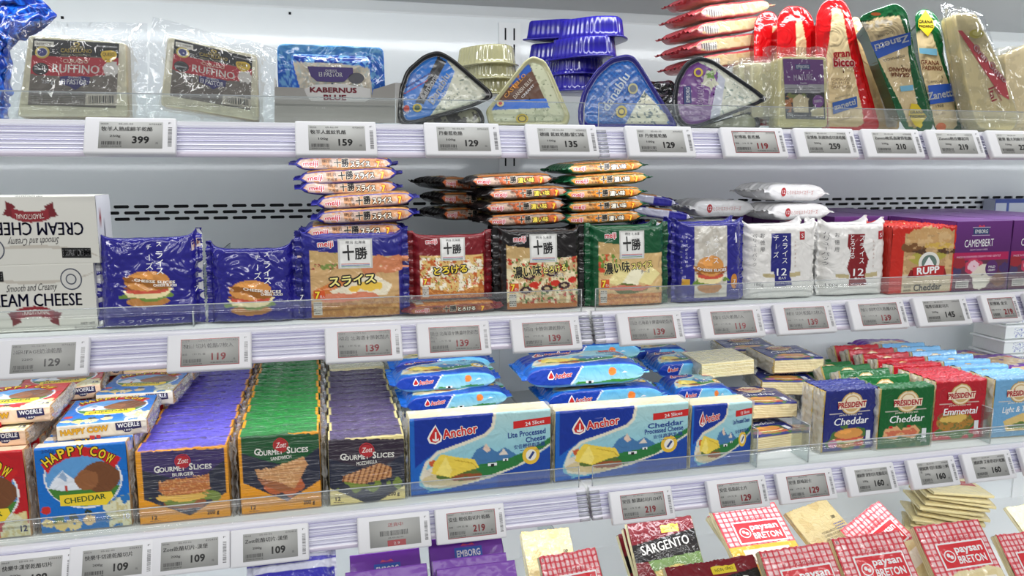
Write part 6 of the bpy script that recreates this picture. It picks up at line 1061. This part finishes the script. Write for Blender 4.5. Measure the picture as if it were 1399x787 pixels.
def artsarg(w, h):
    a = Art(w, h, (116, 24, 34), ((0, 0), (330, 0), (0, 520))); a.poly([(0, 110), (330, 60), (330, 190), (0, 190)], (24, 22, 22)).poly([(60, 190), (330, 170), (330, 300), (100, 300)], (120, 150, 90)).poly([(80, 240), (200, 215), (300, 240), (330, 290), (100, 290)], (214, 190, 110)).rect(0, 300, 330, 350, (24, 22, 22)); a.t('SARGENTO', 40, 160, 290, 128, 44, (234, 232, 226), bold=.02, lay=1); a.pr(160, 30, 250, 66, (222, 200, 40)).t('NON GMO', 172, 56, 240, 52, 14, (60, 50, 20), lay=1).pr(190, 312, 290, 338, (222, 200, 40)).t('SLICED', 205, 332, 275, 330, 12, (60, 50, 20), lay=1); a.t('PROVOLONE', 50, 440, 260, 420, 34, WH, lay=1); return a
def artemb(w, h, title=True, c=(110, 44, 160)):
    a = Art(w, h, c, ((0, 0), (330, 0), (0, 520))); a.grad(0, 0, 0, 520, (120, 50, 166), (84, 36, 140)); a.pr(110, 60, 235, 120, (40, 90, 180)).t('EMBORG', 120, 108, 226, 106, 34, WH, bold=.03, lay=1).p([(140, 52), (150, 40), (172, 48), (192, 40), (204, 52)], (220, 70, 110)).t('SINCE 1947', 150, 140, 196, 140, 9, WH)
    if title: a.t(title, 10, 230, 320, 226, 62, (232, 226, 240))
    return a
HP = 165
items = [
 (thin(art_pays("L'Emmental", w=wpx((1245, 722), (1332, 711), .0)), wpx((1245, 722), (1332, 711), .0), HP, seed=1), 'red gingham topped slice pack with round emblem, standing clear at the right', (1245, 722), (1332, 711), .0, 42, 0),
 (thin(art_pays(w=wpx((1133, 738), (1225, 727), .0)), wpx((1133, 738), (1225, 727), .0), HP, seed=2), 'red gingham topped slice pack in the middle of the three leaning side by side', (1133, 738), (1225, 727), .0, 42, 0),
 (thin(art_pays(w=wpx((1034, 758), (1129, 740), -.01)), wpx((1034, 758), (1129, 740), -.01), HP, seed=3), 'red gingham topped slice pack nearest to the dark red packs', (1034, 758), (1129, 740), -.01, 42, -1),
 (thin(art_pays('Le', w=100), 100, HP, seed=4), 'red gingham topped slice pack cut off at the lower right corner', (1343, 735), (1440, 722), .0, 42, 0),
 (thin(art_pays('Le Cheddar', 'ched', w=wpx((969, 699), (1057, 688), .1)), wpx((969, 699), (1057, 688), .1), 165, seed=5, t=10), 'red gingham topped pack with yellow lower half and white name panel', (969, 700), (1057, 688), .115, 60, 0),
 (thin(art_pays(w=100), 100, HP, seed=6, t=9), 'red gingham topped pack turned slantwise behind the middle one', (1140, 722), (1205, 690), .06, 50, -24),
 (thin(art_pays(w=96), 96, HP, seed=8, t=9), 'red gingham topped pack slanting the other way behind the middle one', (1180, 704), (1262, 742), .08, 50, 22),
 (thin(art_pays(w=wpx((735, 759), (812, 754), .02)), wpx((735, 759), (812, 754), .02), HP, seed=7, crump=2.2), 'crumpled red gingham pack left of the clear divider', (735, 759), (812, 754), .02, 40, -3),
]
for pf, lb, tl, tr, Y, le, rl in items: leanpack(pf, 'gingham_slice_pack', lb, 'cheese pack', tl, tr, Y, le, HP, 'red gingham slice packs', rl)
for k, (dx, dy, dY) in enumerate(((-6, -8, .035), (-12, -15, .07))):
    leanpack(items[4][0], 'gingham_slice_pack', 'red gingham topped pack peeping out left behind the yellow one, '+('nearer', 'farther')[k], 'cheese pack', (969+dx, 706+dy*.3), (1057+dx, 694+dy*.3), .122+dY, 60, HP, 'red gingham slice packs', -7-5*k)
w_ = wpx((711, 731), (775, 721), .1); leanpack(thin(artclear(w_, 150), w_, 150, t=14, seed=9, m=M_FOLD, top=(226, 226, 226)), 'clear_slice_pack', 'clear bag of pale sliced cheese with small print behind the crumpled gingham pack', 'cheese bag', (711, 731), (775, 721), .1, 45, 150)
w_ = wpx((1065, 690), (1128, 690), .16); leanpack(thin(artclear(w_, 150), w_, 150, t=9, seed=10, m=M_FOLD, top=(226, 226, 226)), 'clear_slice_pack', 'clear bag of pale sliced cheese right of the yellow gingham pack', 'cheese bag', (1068, 694), (1130, 692), .16, 60, 150, roll=-12)
for k, (tl, tr, Y, rl) in enumerate((((855, 716), (942, 706), .08, 0), ((849, 722), (936, 711), .10, -3), ((842, 730), (925, 716), .13, -6), ((906, 777), (1027, 760), .0, -1))):
    w_ = wpx((855, 716), (942, 706), .08) if k < 3 else wpx(tl, tr, Y)
    leanpack(thin(artsarg(w_, 160), w_, 160, t=10, seed=11+k, top=(130, 40, 50), back=(120, 30, 40)), 'dark_red_slice_pack', ('dark red slice pack with black band and white lettering, foremost of the upright three', 'dark red slice pack second of the upright three', 'dark red slice pack hindmost of the upright three', 'dark red slice pack lying lowest at the picture bottom')[k], 'cheese pack', tl, tr, Y, 40 if k < 3 else 48, 160, 'dark red slice packs', rl)
for k, (tl, tr, Y, tt) in enumerate((((585, 740), (683, 726), .03, ''), ((590, 766), (690, 757), .0, None), ((596, 777), (702, 768), -.02, None), ((478, 762), (572, 748), .03, 'EMMENTALER'), ((472, 784), (582, 770), -.01, None))):
    w_ = wpx(tl, tr, Y); ar = artemb(w_, 130, tt) if tt is not None else Art(w_, 130, (116, 50, 166))
    leanpack(pack(w_, 130, 9, ar, top=(150, 100, 190), back=(100, 50, 150), r=1, crump=.2, seed=20+k, m=M_CARD, capcols=((130, 80, 170), (200, 190, 210))), 'purple_slice_pack', ('purple flat pack with blue name plate under the price tag', 'purple flat pack second from the name plate', 'purple flat pack lowest of the right column', 'purple flat pack with large white lettering in the left column', 'purple flat pack in front of the large white lettering')[k], 'cheese pack', tl, tr, Y, 38, 130, 'purple flat packs')
sv = Art(118, 100, (214, 216, 232)).rect(8, 22, 110, 40, (60, 56, 170)).rect(6, 6, 112, 12, (90, 86, 190)); w_ = wpx((345, 778), (452, 757), -.01)
leanpack(pack(w_, 100, 26, sv, top=(226, 228, 240), back=(200, 204, 224), fin=6, crump=2.4, cs=16, seed=31, puff=3, m=M_FOIL), 'silver_film_pack', 'shiny silver and violet film pack at the bottom under the green slice tag', 'cheese pack', (345, 776), (452, 757), -.01, 58, 100)
# fan of thin cream packs lying at the back right
def art_crm(): a = Art(120, 90, (230, 214, 160), ((0, 0), (120, 0), (0, 90))); a.mott((220, 202, 146), 30, .2, None, 3, .7).rect(78, 20, 112, 44, (178, 40, 36)); return a
tc_ = pack(120, 90, 5, art_crm(), back=(222, 206, 150), r=1, crump=.5, seed=33, m=M_FILM, capcols=((240, 226, 170), (214, 196, 140)), res=2.4); nn = 13
for i in range(nn):
    p = atY(1312+3.0*i+5*math.sin(i*2.1), 726-5.2*i, .22); place(tc_, 'thin_slice_pack', f'thin cream slice pack, {ORD[i]} from the bottom of the fanned pile' if 0 < i < nn-1 else ('thin cream slice pack at the bottom of the fanned pile' if i == 0 else 'thin cream slice pack with red patch on top of the fanned pile'), 'cheese pack', TR(p.x-.02, .25, .765+i*.0082, -90, 4, -38+1.6*i+5*math.sin(i*1.7)), 'thin cream slice packs in a fan')
tk = thin(Art(110, 150, (238, 226, 178), ((0, 0), (330, 0), (0, 500))).rect(140, 40, 330, 200, (206, 40, 40)), 110, 150, 7, 35, M_FOLD); leanpack(tk, 'thin_slice_pack', 'cream pack with red square leaning at the right edge above the gingham packs', 'cheese pack', (1358, 700), (1455, 680), .1, 55, 150)
# clear dividers
M_DIV = clear('divider_acrylic', (240, 246, 246), gloss=.22, rough=.04, milk=.05)
def divider(x, y0, y1, z, h, label, cut=0.):
    V = [(sx*.7, y, zz) for sx in (-1, 1) for y, zz in ((0, 0), ((y1-y0)*1000, 0), ((y1-y0)*1000, h), (cut, h), (0, h*.3 if cut else h))]; Fc = [(0, 1, 2, 3, 4), (9, 8, 7, 6, 5)]+[(i, (i+1) % 5, 5+(i+1) % 5, 5+i) for i in range(5)]
    ed = [(-.8, .8, 0, (y1-y0)*1000 if not cut else (y1-y0)*1000, h, h+.8)] if not cut else [(-.8, .8, cut, (y1-y0)*1000, h, h+.8)]
    ed += [(-.8, .8, -.8, 0, 0, h*.3 if cut else h)]
    place([('panel', mesh('panel', V, [f[::-1] for f in Fc], M_DIV, smooth=False)), ('bright_edge', mesh('bright_edge', *bxs(ed), M_EDGE, smooth=False))], 'shelf_divider', label, 'divider', TR(x, y0, z+.001), 'clear shelf dividers')
divider(atY(288, 330, .2).x, .02, .42, Z2, 60, 'clear divider between the two royal blue packs on the middle shelf', 60)
divider(atY(128, 455, .01).x-.002, .082, .42, Z2, 62, 'clear divider behind the cream cheese cartons on the middle shelf', 60)
for xp, lb in ((1030, 'clear divider right of the short blue block on the lower shelf'), (1100, 'clear divider left of the dark blue cheddar pack on the lower shelf'), (1345, 'clear divider between the red and pale blue packs on the lower shelf')): divider(atY(xp, 640, .012).x+.0008, .008, .05, Z3, 56, lb)
for xp, Y, lb in ((836, -.04, 'large clear divider left of the dark red packs on the bottom deck'), (700, -.04, 'large clear divider right of the purple flat packs on the bottom deck'), (582, -.04, 'clear divider between the two columns of purple flat packs')): divider(atY(xp, 775, Y).x, Y, .32, .80, 105 if xp > 800 else 80, lb)
# drape the end: nothing else
bpy.context.view_layer.update()
# set every pack that stands on a shelf exactly on it
for o in [o for o in COL.objects if o.get('category') and o.get('category') not in ('shelf', 'price tag', 'divider')]:
    lo = 9.
    for c in o.children:
        if c.type == 'MESH' and not c.get('kind'):
            me = c.data; n = len(me.vertices); co = np.empty(n*3); me.vertices.foreach_get('co', co); Mw = np.array(c.matrix_world); lo = min(lo, (co.reshape(-1, 3)@Mw[2, :3]+Mw[2, 3]).min())
    for z in (Z1, Z2, Z3):
        if z-.012 < lo < z+.007: o.location.z += z+.0011-lo
bpy.context.view_layer.update()
